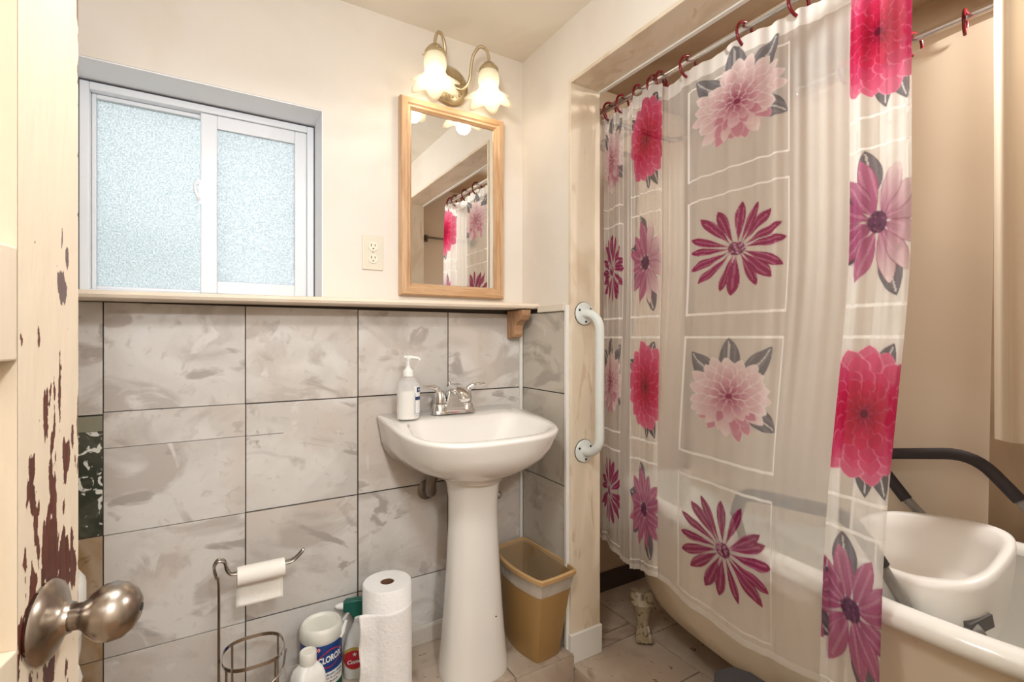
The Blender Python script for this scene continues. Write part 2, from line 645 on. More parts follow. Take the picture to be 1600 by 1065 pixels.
# hallway beyond the doorway behind the camera
hw = MB()
hw.box(-1.2, -1.1, -2.2, YW - .1, ZF, 2.45)
hw.box(1.5, 1.6, -2.2, YW - .1, ZF, 2.45)
hw.box(-1.2, 1.6, -2.3, -2.2, ZF, 2.45)
tag(hw.build('wall_hall', 'hall', smooth=False), 'pale walls of the hallway outside the doorway', kind='structure')
tag(box(-1.2, 1.6, -2.3, YW - .1, 2.36, 2.46).build('ceiling', 'hall', smooth=False), 'pale hallway ceiling outside the doorway', kind='structure')

# floors ---------------------------------------------------------------
YE = 1.36  # front edge of the raised floor strip under the sink
fl = tag(box(XL - .1, XC, -2.3, YE, ZF - .1, ZF).build('floor', 'hall_floor', smooth=False), 'lower wooden floor in front of the raised tiles', kind='structure')
fp = tag(box(XL, XC, YE + .003, YB, ZF - .1, -.008).build('floor', 'grout', smooth=False), 'raised tiled floor strip under the pedestal sink', kind='structure')
ft = tag(box(XC + .003, XA, YW, YB, ZF - .1, ZT - .008).build('floor', 'grout', smooth=False), 'raised worn tile floor under the bathtub', kind='structure')
box(1.1, 1.6, -2.3, YW - .1, ZF - .1, ZF).build('floor_slab', 'hall_floor', fl, smooth=False)


def slab_tile(parent, x0, x1, y0, y1, z0, z1, m='floor_tile'):
    g = .0024
    return box(x0 + g, x1 - g, y0 + g, y1 - g, z0, z1).build('tile', m, parent, smooth=False, bevel=.001)


xs = [-1.05, -.848, -.512, -.176, .160, .496, .833, 1.073]
for i in range(len(xs) - 1):
    slab_tile(fp, xs[i], xs[i + 1], YE - .004, YB - .002, -.008, 0)
    box(xs[i] + .0016, xs[i + 1] - .0016, YE - .006, YE + .003, ZF, -.0085).build('tile', 'floor_tile', fp, smooth=False)
for (x0, x1, yo) in ((XC - .004, 1.43, 1.444), (1.43, 1.77, 1.346), (1.77, XA, 1.444)):
    ys = [YB] + [yo - .335 * k for k in range(0, 5)]
    ys[-1] = YW
    for k in range(len(ys) - 1):
        lo = YJ - .001 if x0 < XC else None
        if x0 < XC and k == 0:
            slab_tile(ft, XI + .006, x1, ys[1], YB - .017, ZT - .008, ZT)
        elif x0 < XC and k == 1:
            slab_tile(ft, XI + .006, x1, YJ - .001, ys[1], ZT - .008, ZT)
            slab_tile(ft, x0, x1, ys[2], YJ - .001, ZT - .008, ZT)
        elif x0 < XC and ys[k + 1] < YN:
            slab_tile(ft, x0, x1, YN + .014, ys[k], ZT - .008, ZT)
        else:
            slab_tile(ft, x0, x1, ys[k + 1], ys[k], ZT - .008, ZT)
# riser tiles of the alcove floor
for (y0, y1) in ((.20, .44), (.44, .774), (.774, 1.109), (1.109, 1.352)):
    box(XC - .006, XC + .002, y0 + .0016, y1 - .0016, ZF, ZT - .0085).build('tile', 'floor_tile', ft, smooth=False)

# wall tiles -------------------------------------------------------------
YT = YB - .009
box(XL, 1.062, YB - .0035, YB - .0002, 0, 1.222).build('grout_bed', 'grout', wall_back, smooth=False)
cols = [-1.05, -.934, -.599, -.264, .072, .408, .740, 1.064]
rows = [0.0, .244, .576, .908, 1.206]


def wtile(x0, x1, z0, z1, m='tile', g=.0014):
    cx, cz = (x0 + x1) / 2, (z0 + z1) / 2
    hx, hz = (x1 - x0) / 2 - g, (z1 - z0) / 2 - g
    jig = random.uniform(-.0006, .0006)
    o = MB().box(-hx, hx, -.0045 + jig, .0045, -hz, hz).build('tile', m, None, smooth=False, bevel=.0008)
    o.parent = wall_back
    o.location = (cx, YB - .0045, cz)
    return o


for ci in range(len(cols) - 1):
    for ri in range(4):
        x0, x1, z0, z1 = cols[ci], cols[ci + 1], rows[ri], rows[ri + 1]
        g = .0022 if ci >= 5 or (ci == 4 and ri < 3) else .0014
        if ci == 2:
            if ri == 3:
                wtile(x0, x1, .902, z1)
            elif ri == 2:
                box(x0 + .002, x1 - .002, YB - .006, YB - .001, .858, .899).build('adhesive_strip', 'olive', wall_back, smooth=False)
                box(x0 + .002, x1 - .002, YB - .0045, YB - .001, .578, .857).build('exposed_backing', 'hole', wall_back, smooth=False)
            else:
                wtile(x0, x1, z0, z1, 'tile_brown')
        elif ci == 3 and ri == 2:
            wtile(x0, x1, z0, .810, g=.0007)
            wtile(x0, x1, .810, z1, g=.0007)
        else:
            wtile(x0, x1, z0, z1, g=g)
# a hairline cut through the next tile
box(.075, .178, YT - .0004, YT + .001, .8085, .8098).build('tile_crack', 'grout', wall_back, smooth=False)
# side wall tiles
box(XC - .0035, XC - .0002, YJ + .004, 1.69, 0, 1.222).build('grout_bed', 'grout', wall_right, smooth=False)
for ri in range(4):
    z0, z1 = rows[ri], rows[ri + 1]
    o = box(-.0045, .0045, -(1.682 - 1.394) / 2, (1.682 - 1.394) / 2, -(z1 - z0) / 2 + .002, (z1 - z0) / 2 - .002).build('tile', 'tile_side', None, smooth=False, bevel=.0008)
    o.parent = wall_right
    o.location = (XC - .0045, (1.682 + 1.394) / 2, (z0 + z1) / 2)
# white trims
tag(box(1.052, 1.064, 1.677, 1.6905, .002, 1.2).build('trim_1', 'trim', smooth=False, bevel=.003), 'narrow white strip down the tiled corner', kind='structure')
tag(box(1.058, XC, YJ - .004, YJ + .010, .002, 1.226).build('trim_2', 'trim', smooth=False, bevel=.002), 'white strip at the end of the side tiles', kind='structure')
tag(box(1.056, XC, YJ + .011, 1.562, 1.206, 1.232).build('trim_3', 'cap', smooth=False, bevel=.002), 'cream strip capping the side wall tiles', kind='structure')
bb = MB()
bb.prism([(YB - .010, .001), (YB - .019, .001), (YB - .019, .055), (YB - .016, .066), (YB - .010, .066)], 'x', .182, 1.052)
tag(bb.build('baseboard_back', 'baseboard', smooth=False), 'pale tile baseboard below the back wall tiles', kind='structure')

# shelf / sill -------------------------------------------------------------
tilt = math.radians(-0.62)
sh = MB()
nx = 2
prof = [(YB + .15, 1.2195), (1.585, 1.2195), (1.575, 1.2225), (1.571, 1.2305), (1.575, 1.2385), (1.585, 1.2415), (YB + .15, 1.2415)]
sh.prism(prof[1:6] + [(YB - .0005, 1.2415), (YB - .0005, 1.2195)], 'x', XL + .02, XC - .0005)
sh.prism([(YB - .0008, 1.2225), (YB - .0008, 1.2415), (YB + .15, 1.2415), (YB + .15, 1.2225)], 'x', WX0 + .005, WX1 - .005)
sh.rot((.9, 0, 1.23), -tilt * -1, 'y')
shelf = tag(sh.build('wall_shelf', 'shelf', smooth=False), 'long cream painted ledge shelf under the window and mirror', 'shelf')
cb = MB()
cp = [(1.6905, 1.2165), (1.575, 1.2165), (1.577, 1.196), (1.590, 1.180), (1.612, 1.172), (1.628, 1.158), (1.634, 1.138), (1.632, 1.124), (1.642, 1.112), (1.668, 1.107), (1.6905, 1.107)]
cb.prism(cp, 'x', .996, 1.036)
corb = tag(cb.build('shelf_corbel', 'corbel', smooth=False, bevel=.003), 'scrolled bare wood corbel holding the shelf in the corner', 'bracket')
cs = MB()
cs.lathe([(.004, 0), (.004, .001)], (1.036, 1.665, 1.150), 10, 'x')
cs.build('screw_hole', 'black', corb)

# ------------------------------------------------------------------ window
win = thing('window_1', 'white vinyl sliding window with two frosted panes', None, (-.03, 1.86, 1.25), kind='structure')
Y0, Y1 = 1.835, 1.90
fx0, fx1, fz0, fz1 = WX0 + .012, WX1 - .008, 1.236, WZ1 - .010


def frame4(x0, x1, z0, z1, w, y0, y1, name, parent, m='vinyl', wl=None, wt=None):
    wl = wl or w
    wt = wt or w
    box(x0, x0 + wl, y0, y1, z0, z1).build(name, m, parent, smooth=False, bevel=.003)
    box(x1 - w, x1, y0, y1, z0, z1).build(name, m, parent, smooth=False, bevel=.003)
    box(x0 + wl, x1 - w, y0, y1, z1 - wt, z1).build(name, m, parent, smooth=False, bevel=.003)
    box(x0 + wl, x1 - w, y0, y1, z0, z0 + w * .7).build(name, m, parent, smooth=False, bevel=.003)


frame4(fx0, fx1, fz0, fz1, .022, Y0, Y1, 'frame_bar', win)
box(fx0 - .010, fx1 + .004, Y0 + .004, Y1, fz0 + .004, fz1 + .006).build('seal', 'gasket', win, smooth=False)
bpy.data.objects['seal'].hide_render = False
# the seal is only a thin ring: rebuild as four strips
bpy.data.objects.remove(bpy.data.objects['seal'])
sl = MB()
sl.box(fx0 - .008, fx0 - .0005, Y0 + .006, Y1, fz0, fz1 + .006)
sl.box(fx1 + .0005, fx1 + .004, Y0 + .006, Y1, fz0, fz1 + .006)
sl.box(fx0, fx1, Y0 + .006, Y1, fz1 + .0005, fz1 + .006)
sl.build('seal', 'gasket', win, smooth=False)
# fixed left light
box(fx0 + .023, fx0 + .033, 1.862, 1.885, fz0 + .017, fz1 - .023).build('glazing_bead', 'vinyl', win, smooth=False, bevel=.002)
box(fx0 + .033, -.02, 1.862, 1.885, fz1 - .035, fz1 - .023).build('glazing_bead', 'vinyl', win, smooth=False, bevel=.002)
box(fx0 + .033, -.02, 1.862, 1.885, fz0 + .017, fz0 + .026).build('glazing_bead', 'vinyl', win, smooth=False, bevel=.002)
box(fx0 + .033, -.012, 1.874, 1.878, fz0 + .026, fz1 - .035).build('pane', 'pane', win, smooth=False)
# sliding right sash
sash = box(-.047, -.002, 1.842, 1.860, fz0 + .016, fz1 - .023).build('sash', 'vinyl', win, smooth=False, bevel=.003)
box(.229, fx1 - .0225, 1.842, 1.860, fz0 + .016, fz1 - .023).build('sash_bar', 'vinyl', sash, smooth=False, bevel=.003)
box(-.002, .229, 1.842, 1.860, fz1 - .066, fz1 - .023).build('sash_bar', 'vinyl', sash, smooth=False, bevel=.003)
box(-.002, .229, 1.842, 1.860, fz0 + .016, fz0 + .056).build('sash_bar', 'vinyl', sash, smooth=False, bevel=.003)
box(-.002, .229, 1.849, 1.853, fz0 + .056, fz1 - .066).build('sash_pane', 'pane', sash, smooth=False)
lt = MB()
lt.tube(spline([(-.050, 1.8445, 1.600), (-.062, 1.8395, 1.592), (-.058, 1.8385, 1.565), (-.048, 1.8445, 1.545)], 5), .005, 8)
lt.box(-.052, -.044, 1.8405, 1.846, 1.535, 1.61)
lt.build('latch', 'vinyl', win)

# garden outside the frosted glass
tag(box(-8, 8, YB + .25, 12, -.6, -.5).build('ground_outside', 'soil', smooth=False), 'garden ground outside the window', kind='structure')
sb = thing('garden_shrub', 'green leafy shrub seen dimly through the frosted glass', 'shrub', (-.7, 3.1, -.5))
lf = MB()
for k in range(1500):
    a, b = random.uniform(0, 2 * PI), random.uniform(-1, 1)
    r = .98 * random.random() ** .25
    c = Vector((-.55 + 1.0 * r * math.cos(a) * math.sqrt(1 - b * b), 3.1 + .6 * r * math.sin(a) * math.sqrt(1 - b * b), .62 + 1.1 * r * b))
    u = Vector((random.gauss(0, 1), random.gauss(0, 1), random.gauss(0, 1))).normalized()
    w = u.cross(Vector((random.gauss(0, 1), random.gauss(0, 1), random.gauss(0, 1)))).normalized()
    lf.add([c - u * .07, c + w * .035, c + u * .07, c - w * .035], [(0, 1, 2, 3)])
tag(lf.build('foliage', 'leaf_green', sb, smooth=False), kind='stuff')
MB().tube([(-.7, 3.1, -.5), (-.68, 3.1, 0), (-.72, 3.1, .8)], [.04, .03, .015]).build('stem', 'card', sb)

# ------------------------------------------------------------------ wall mirror
mx0, mx1, mz0, mz1 = .551, .972, 1.262, 1.968
mir = thing('wall_mirror', 'oak framed rectangular mirror leaning on the shelf', 'mirror', ((mx0 + mx1) / 2, YB, mz0))
fw = .043
yf = YB - .034


def mitre(a, b, ia, ib, name, m):
    # a,b outer ends (x,z); ia,ib inner ends
    def prof(o, i):
        q = lambda t: (o[0] + (i[0] - o[0]) * t, o[1] + (i[1] - o[1]) * t)
        return [(*q(0), YB - .001), (*q(0), yf + .012), (*q(.10), yf + .002), (*q(.55), yf), (*q(.66), yf + .006), (*q(.80), yf + .006), (*q(1), yf + .018), (*q(1), YB - .001)]
    l0 = [(x, y, z) for (x, z, y) in prof(a, ia)]
    l1 = [(x, y, z) for (x, z, y) in prof(b, ib)]
    return MB().loft([l0, l1]).build(name, m, mir, smooth=False)


I0, I1, J0, J1 = mx0 + fw, mx1 - fw, mz0 + fw, mz1 - fw
mitre((mx0, mz0), (mx0, mz1), (I0, J0), (I0, J1), 'frame_stile', 'oak')
mitre((mx1, mz1), (mx1, mz0), (I1, J1), (I1, J0), 'frame_stile', 'oak')
mitre((mx0, mz1), (mx1, mz1), (I0, J1), (I1, J1), 'frame_rail', 'oak_rail')
mitre((mx1, mz0), (mx0, mz0), (I1, J0), (I0, J0), 'frame_rail', 'oak_rail')
box(I0 - .002, I1 + .002, YB - .014, YB - .004, J0 - .002, J1 + .002).build('glass', 'mirror', mir, smooth=False)

# ------------------------------------------------------------------ outlet
ox, oz = .460, 1.404
ot = thing('wall_outlet', 'ivory duplex power outlet on the wall beside the mirror', 'outlet', (ox, YB, oz))
box(ox - .036, ox + .036, YB - .006, YB - .0005, oz - .060, oz + .060).build('cover_plate', 'outlet', ot, smooth=False, bevel=.003)
for dz in (-.021, .021):
    r = MB().lathe([(.017, -.0085), (.0165, -.0095)], (ox, YB, oz + dz), 24, 'y')
    r.lathe([(.017, -.006), (.017, -.0085)], (ox, YB, oz + dz), 24, 'y')
    rc = r.build('receptacle', 'outlet2', ot)
    for dx, hh in ((-.0065, .0045), (.0065, .0035)):
        box(ox + dx - .0012, ox + dx + .0012, YB - .0100, YB - .0094, oz + dz + .004 - hh, oz + dz + .004 + hh).build('slot', 'black', rc, smooth=False)
    MB().lathe([(.0024, -.0100), (.0024, -.0094)], (ox, YB, oz + dz - .008), 10, 'y').build('slot', 'black', rc)
MB().lathe([(.003, -.0062), (.0025, -.0072)], (ox, YB, oz), 10, 'y').build('screw', 'steel', ot)

# ------------------------------------------------------------------ two-arm wall sconce
sx, sz = .748, 2.056
sc = thing('wall_sconce', 'antique brass two-arm wall sconce with frosted tulip glass shades', 'lamp', (sx, YB, sz))
MB().lathe([(.075, -.0005), (.076, -.006), (.070, -.013), (.064, -.012), (.058, -.018), (.048, -.024), (.03, -.030), (.012, -.034), (.010, -.040), (.004, -.043)], (sx, YB, sz), 40, 'y').build('backplate', 'brass', sc)
fan = MB()
for k in range(22):
    a = 2 * PI * k / 22
    fan.tube([(sx + .018 * math.cos(a), YB - .034, sz + .018 * math.sin(a)), (sx + .052 * math.cos(a), YB - .0245, sz + .052 * math.sin(a))], [.0016, .0034], 6)
fan.build('fluted_rosette', 'brass', sc)
for sgn, lx in ((-1, .642), (1, .852)):
    ly = 1.578
    dx = lx - sx
    arm = spline([(sx + dx * .05, YB - .034, sz - .012), (sx + dx * .30, YB - .048, sz - .022), (sx + dx * .48, YB - .070, sz + .004), (sx + dx * .50, YB - .082, sz + .050),
                  (sx + dx * .54, YB - .092, sz + .090), (sx + dx * .72, YB - .106, sz + .120), (sx + dx * .92, YB - .119, sz + .108), (lx, ly, sz + .078), (lx, ly, sz + .056)], 7)
    MB().tube(arm, .0058, 10).build('arm', 'brass', sc)
    zc = 2.113
    cap = MB().lathe([(.007, .006), (.018, .003), (.028, -.008), (.034, -.016), (.036, -.020), (.036, -.028), (.033, -.028)], (lx, ly, zc), 32).build('shade_holder', 'brass', sc)
    for a in (.3, 2.4, 4.5):
        MB().tube([(lx + .034 * math.cos(a), ly + .034 * math.sin(a), zc - .022), (lx + .046 * math.cos(a), ly + .046 * math.sin(a), zc - .022)], .0028, 8).build('thumb_screw', 'brass', cap)
    # ruffled glass shade
    lp = []
    for (r, h, ruf) in ((.0315, -.024, 0), (.036, -.036, 0), (.0395, -.052, 0), (.0395, -.066, 0), (.036, -.080, 0), (.036, -.090, .02), (.044, -.104, .06), (.058, -.118, .10), (.070, -.127, .14), (.080, -.132, .17)):
        loop = []
        for j in range(72):
            a = 2 * PI * j / 72
            w = math.cos(6 * a + sgn)
            rr = r * (1 + ruf * w)
            loop.append((lx + rr * math.cos(a), ly + rr * math.sin(a), zc + h - ruf * .055 * w))
        lp.append(loop)
    so = MB().loft(lp, False, False).build('glass_shade', 'shade', sc)
    so.modifiers.new('solid', 'SOLIDIFY').thickness = .0022
    MB().lathe([(.012, -.030), (.012, -.062), (.014, -.064)], (lx, ly, zc), 16).build('bulb_socket', 'white_plastic', sc)
    MB().lathe([(.011, -.064), (.016, -.074), (.0215, -.092), (.0225, -.104), (.019, -.118), (.011, -.127), (.003, -.130)], (lx, ly, zc), 20).build('bulb', 'bulb', sc)
    point_light('sconce_glow', (lx, ly, zc - .150), .55, (1.0, .86, .66), .03)

# ------------------------------------------------------------------ pedestal sink
SXC = .737


def dloop(hw, yb, yf, z, n=2.6, ysplit=.36, N=56, cx=SXC, slope=0.0, backr=.02, flare=1.0):
    """D outline: straight back at yb, superelliptic front to yf"""
    ym = yb - (yb - yf) * ysplit
    pts = []
    # from back-left corner to left side, front, right side, back-right corner
    hb = hw * flare
    pts.append((cx - hb + backr, yb))
    pts.append((cx - hb + backr * .3, yb - backr * .3))
    pts.append((cx - hb, yb - backr))
    K = N - 6
    for i in range(K):
        a = PI * (i / (K - 1))
        c, s = math.cos(a), math.sin(a)
        x = -hw * math.copysign(abs(c) ** (2 / n), c)
        y = ym - (ym - yf) * abs(s) ** (2 / n)
        pts.append((cx + x, y))
    pts.append((cx + hb, yb - backr))
    pts.append((cx + hb - backr * .3, yb - backr * .3))
    pts.append((cx + hb - backr, yb))
    return [(x, y, z + slope * (y - 1.25)) for (x, y) in pts]


sk = thing('pedestal_sink', 'white porcelain pedestal sink standing in the corner', 'sink', (SXC, 1.47, 0))
SL = .085
yb = YT - .003
B = MB()
loops = [
    dloop(.098, 1.575, 1.372, .640, 2.2, .45),
    dloop(.106, 1.590, 1.364, .654, 2.2, .45),
    dloop(.124, 1.640, 1.346, .662, 2.3, .45, flare=1.05),
    dloop(.166, 1.684, 1.318, .674, 2.5, .44, flare=1.12),
    dloop(.208, yb, 1.288, .694, 2.6, .42, flare=1.08),
    dloop(.236, yb, 1.262, .722, 2.8, .42, flare=1.03),
    dloop(.252, yb, 1.247, .752, 2.9, .42, flare=1.01),
    dloop(.262, yb, 1.240, .779, 3.0, .42, slope=SL * .5),
    dloop(.269, yb, 1.233, .795, 3.0, .42, slope=SL),
    dloop(.270, yb, 1.232, .802, 3.0, .42, slope=SL),
    dloop(.264, yb - .004, 1.238, .8075, 3.0, .42, slope=SL),
    dloop(.238, 1.566, 1.262, .8065, 2.9, .50, slope=SL, flare=.92, backr=.05),
    dloop(.230, 1.558, 1.272, .802, 2.9, .50, slope=SL, flare=.92, backr=.05),
    dloop(.222, 1.552, 1.284, .788, 2.8, .50, slope=SL * .8, flare=.92, backr=.05),
    dloop(.200, 1.540, 1.315, .750, 2.6, .50, slope=SL * .3, flare=.9, backr=.06),
    dloop(.150, 1.515, 1.350, .715, 2.3, .50, flare=.85, backr=.05),
    dloop(.060, 1.480, 1.410, .702, 2.1, .50, flare=.8, backr=.02),
]
B.loft(loops, True, True)
basin = B.build('basin', 'porcelain', sk, ang=60)
MB().lathe([(.020, .700), (.020, .7045), (.012, .7045), (.011, .702)], (SXC, 1.445, 0), 20).build('drain', 'chrome', basin)
Pd = MB()


def ploop(hx, hy, z, n=2.4, cy=1.475, N=40):
    return [(SXC + hx * math.copysign(abs(math.cos(2 * PI * i / N)) ** (2 / n), math.cos(2 * PI * i / N)),
             cy + hy * math.copysign(abs(math.sin(2 * PI * i / N)) ** (2 / n), math.sin(2 * PI * i / N)), z) for i in range(N)]


Pd.loft([ploop(.116, .096, .0005), ploop(.117, .097, .010), ploop(.115, .095, .03), ploop(.108, .088, .10), ploop(.100, .080, .20), ploop(.092, .073, .32), ploop(.086, .068, .44),
         ploop(.083, .066, .53), ploop(.084, .068, .58), ploop(.088, .073, .615), ploop(.093, .08, .639)])
Pd.build('pedestal', 'porcelain', sk)
MB().lathe([(.0025, 0), (.0025, .0015)], (SXC + .045, 1.3968, .195), 8, 'y').build('bolt_hole', 'black', sk)
# drain pipe elbow behind the pedestal and supply stop
MB().tube(spline([(.655, YT - .001, .555), (.652, 1.64, .56), (.640, 1.615, .585), (.640, 1.60, .62), (.66, 1.585, .655)], 6), .019, 12).build('drain_pipe', 'rust', sk)
MB().lathe([(.036, -.0005), (.036, -.004), (.024, -.010)], (.655, YT, .555), 24, 'y').build('drain_flange', 'rust', sk)
v = MB().lathe([(.026, -.0005), (.026, -.004), (.012, -.008), (.010, -.05)], (.905, YT, .505), 20, 'y')
v.sphere((.905, YT - .055, .505), .014)
v.tube([(.905, YT - .055, .505), (.880, YT - .060, .56), (.84, YT - .07, .70)], .006, 8)
v.lathe([(.016, 0), (.018, .01), (.012, .022)], (.913, YT - .055, .505), 12, 'x')
v.build('supply_valve', 'chrome', sk)

# faucet
fxc, fyc = .728, 1.618
fz = .8075 + SL * (fyc - 1.25)
fc = thing('sink_faucet', 'chrome two-handle faucet on the pedestal sink', 'faucet', (fxc, fyc, fz))


def rr(hx, hy, z, n=4, N=40, cx=fxc, cy=fyc):
    return [(cx + hx * math.copysign(abs(math.cos(2 * PI * i / N)) ** (2 / n), math.cos(2 * PI * i / N)),
             cy + hy * math.copysign(abs(math.sin(2 * PI * i / N)) ** (2 / n), math.sin(2 * PI * i / N)), z) for i in range(N)]


MB().loft([rr(.082, .030, fz + .0008), rr(.082, .030, fz + .007), rr(.079, .027, fz + .013), rr(.070, .020, fz + .015)]).build('base_plate', 'chrome', fc)
for s in (-1, 1):
    hx = fxc + s * .052
    MB().lathe([(.029, .012), (.027, .024), (.023, .036), (.0215, .037)], (hx, fyc, fz), 28).build('valve_collar', 'chrome', fc)
    h = MB()
    h.lathe([(.0215, .039), (.022, .052), (.019, .070), (.013, .082), (.004, .087)], (hx, fyc, fz), 28)
    h.tube(spline([(hx, fyc, fz + .072), (hx + s * .012, fyc - .004, fz + .090), (hx + s * .032, fyc - .010, fz + .098), (hx + s * .056, fyc - .014, fz + .099), (hx + s * .068, fyc - .015, fz + .101)], 5),
           [.012] * 5 + [.010] * 5 + [.0075] * 5 + [.0065] * 6, 10)
    h.build('lever_handle', 'chrome', fc)
spt = MB()
sections = [(0.0, .036, .012), (.2, .034, .030), (.45, .030, .055), (.7, .026, .075)]
path = [(fyc + .024, fz + .010, .040, .010), (fyc + .020, fz + .048, .034, .014), (fyc + .006, fz + .078, .029, .018), (fyc - .022, fz + .090, .025, .019), (fyc - .058, fz + .084, .022, .017), (fyc - .092, fz + .066, .019, .014), (fyc - .104, fz + .056, .016, .011)]
tang = []
lps = []
for i, (y, z, hx_, hh) in enumerate(path):
    a = path[max(0, i - 1)]
    b = path[min(len(path) - 1, i + 1)]
    t = Vector((0, b[0] - a[0], b[1] - a[1])).normalized()
    nrm = Vector((0, -t.z, t.y))
    lps.append([Vector((fxc, y, z)) + Vector((1, 0, 0)) * hx_ * math.copysign(abs(math.cos(q)) ** .7, math.cos(q)) + nrm * hh * math.copysign(abs(math.sin(q)) ** .7, math.sin(q)) for q in [2 * PI * k / 20 for k in range(20)]])
spt.loft(lps)
spt.prism([(fxc - .040, fz + .012), (fxc + .040, fz + .012), (fxc + .025, fz + .082), (fxc - .025, fz + .082)], 'y', fyc - .022, fyc + .022)
spt.build('spout', 'chrome', fc, bevel=.004)
MB().lathe([(.0024, .06), (.0024, .103), (.006, .104), (.0062, .109), (.003, .112)], (fxc, fyc + .034, fz), 12).build('drain_lift_rod', 'chrome', fc)

# lotion bottle
bx, by = .546, 1.578
bz = .8085 + SL * (by - 1.25)
lo = thing('lotion_bottle', 'half-full clear pump bottle of white lotion on the sink', 'bottle', (bx, by, bz))


def oval(rx, ry, z, cx=bx, cy=by, N=32):
    return [(cx + rx * math.cos(2 * PI * i / N), cy + ry * math.sin(2 * PI * i / N), z) for i in range(N)]


MB().loft([oval(.034, .028, bz + .001), oval(.038, .031, bz + .006), oval(.0385, .0315, bz + .02), oval(.0385, .0315, bz + .112), oval(.036, .030, bz + .124), oval(.024, .022, bz + .137), oval(.0155, .0155, bz + .142), oval(.0155, .0155, bz + .146)]).build('bottle_body', 'clear', lo)
MB().loft([oval(.0365, .0295, bz + .004), oval(.037, .030, bz + .01), oval(.037, .030, bz + .096), oval(.036, .029, bz + .097)]).build('lotion_fill', 'lotion', lo)
cpz = bz + .144
MB().lathe([(.018, 0), (.018, .016), (.0165, .020), (.010, .026), (.0085, .030), (.0085, .034), (.0055, .035), (.0055, .058)], (bx, by, cpz), 24).build('pump_collar', 'white_plastic', lo)
ph = MB()
ph.lathe([(.008, .054), (.009, .058), (.009, .066), (.004, .068)], (bx, by, cpz), 18)
ph.tube(spline([(bx - .012, by + .004, cpz + .064), (bx + .01, by - .004, cpz + .063), (bx + .030, by - .012, cpz + .060), (bx + .036, by - .014, cpz + .053)], 4), [.006] * 5 + [.0052] * 4 + [.0045] * 4, 10)
ph.build('pump_head', 'white_plastic', lo)
lab = MB()


def labpt(a, z, off=.0008):
    return (bx + (.0385 + off) * math.cos(a), by + (.0315 + off) * math.sin(a), z)


def patch(mb, a0, a1, z0, z1, off, n=8):
    l = [[labpt(a0 + (a1 - a0) * k / n, z, off) for k in range(n + 1)] for z in (z0, z1)]
    return mb.loft(l, False, False, False)


a0, a1 = math.radians(-74), math.radians(-14)
pl = patch(MB(), a0, a1, bz + .016, bz + .112, .0008).build('label', 'white_print', lo)
fr = MB()
da = math.radians(2.2)
patch(fr, a0 + .05, a0 + .05 + da, bz + .020, bz + .088, .0013, 1)
patch(fr, a1 - .05 - da, a1 - .05, bz + .020, bz + .088, .0013, 1)
patch(fr, a0 + .05, a1 - .05, bz + .020, bz + .0215, .0013)
patch(fr, a0 + .25, a1 - .25, bz + .092, bz + .108, .0013)
patch(fr, a0 + .08, a1 - .08, bz + .066, bz + .077, .0013)
fr.build('label_print', 'navy_print', pl)
cr = MB()
am = (a0 + a1) / 2
patch(cr, am - .11, am + .11, bz + .0985, bz + .1015, .0018, 2)
patch(cr, am - .035, am + .035, bz + .095, bz + .105, .0018, 1)
cr.build('label_cross', 'white_print', pl)

# ------------------------------------------------------------------ grab bar
gx = 1.130
gy = YJ - .0125
gb = thing('grab_bar', 'white enamelled grab bar screwed to the tub opening jamb', 'grab bar', (gx, gy, .702))
zt_, zb_ = 1.196, .702
gp = [(gx, gy - .004, zb_)]
for k in range(9):
    a = PI / 2 * k / 8
    gp.append((gx + .012 * k / 8, gy - .020 - .052 * math.sin(a), zb_ + .052 * (1 - math.cos(a))))
for k in range(9):
    a = PI / 2 * k / 8
    gp.append((gx + .012 * (1 - k / 8), gy - .020 - .052 * math.cos(a), zt_ - .052 + .052 * math.sin(a)))
gp.append((gx, gy - .004, zt_))
MB().tube(gp, .0158, 18).build('bar', 'white_enamel', gb)
for z in (zb_, zt_):
    fl_ = MB().lathe([(.040, -.0005), (.041, -.003), (.038, -.007), (.022, -.010)], (gx, gy, z), 32, 'y').build('flange', 'white_enamel', gb)
    MB().lathe([(.0425, -.0002), (.0425, -.0012)], (gx, gy, z), 32, 'y').build('gasket_ring', 'black', fl_)
    for a in (.6, 2.7, 4.8):
        MB().lathe([(.0042, -.006), (.0042, -.0095)], (gx + .029 * math.cos(a), gy, z + .029 * math.sin(a)), 10, 'y').build('screw', 'black', fl_)

# ------------------------------------------------------------------ waste bin
bn = thing('waste_bin', 'tan plastic waste bin with clear liner between sink and wall', 'bin', (.975, 1.50, 0))


def bloop(t, z, inset=0.0, N=56):
    """corner quad at bottom and top, bowed sides"""
    bot = [(.930, 1.375), (1.030, 1.385), (1.024, 1.620), (.932, 1.605)]
    top = [(.908, 1.322), (1.063, 1.335), (1.054, 1.655), (.906, 1.632)]
    q = [(b[0] + (c[0] - b[0]) * t, b[1] + (c[1] - b[1]) * t) for b, c in zip(bot, top)]
    cx = sum(p[0] for p in q) / 4
    cy = sum(p[1] for p in q) / 4
    out = []
    per = N // 4
    bow = [.004, .004, .004, .022]
    for e in range(4):
        a, b = q[e], q[(e + 1) % 4]
        nx_, ny_ = (b[1] - a[1]), -(b[0] - a[0])
        ln = math.hypot(nx_, ny_)
        for k in range(per):
            u = .04 + .92 * k / (per - 1)
            w = bow[e] * math.sin(PI * u)
            x = a[0] + (b[0] - a[0]) * u + nx_ / ln * w
            y = a[1] + (b[1] - a[1]) * u + ny_ / ln * w
            dx, dy = cx - x, cy - y
            dl = math.hypot(dx, dy)
            out.append((x + dx / dl * inset, y + dy / dl * inset, z))
    return out


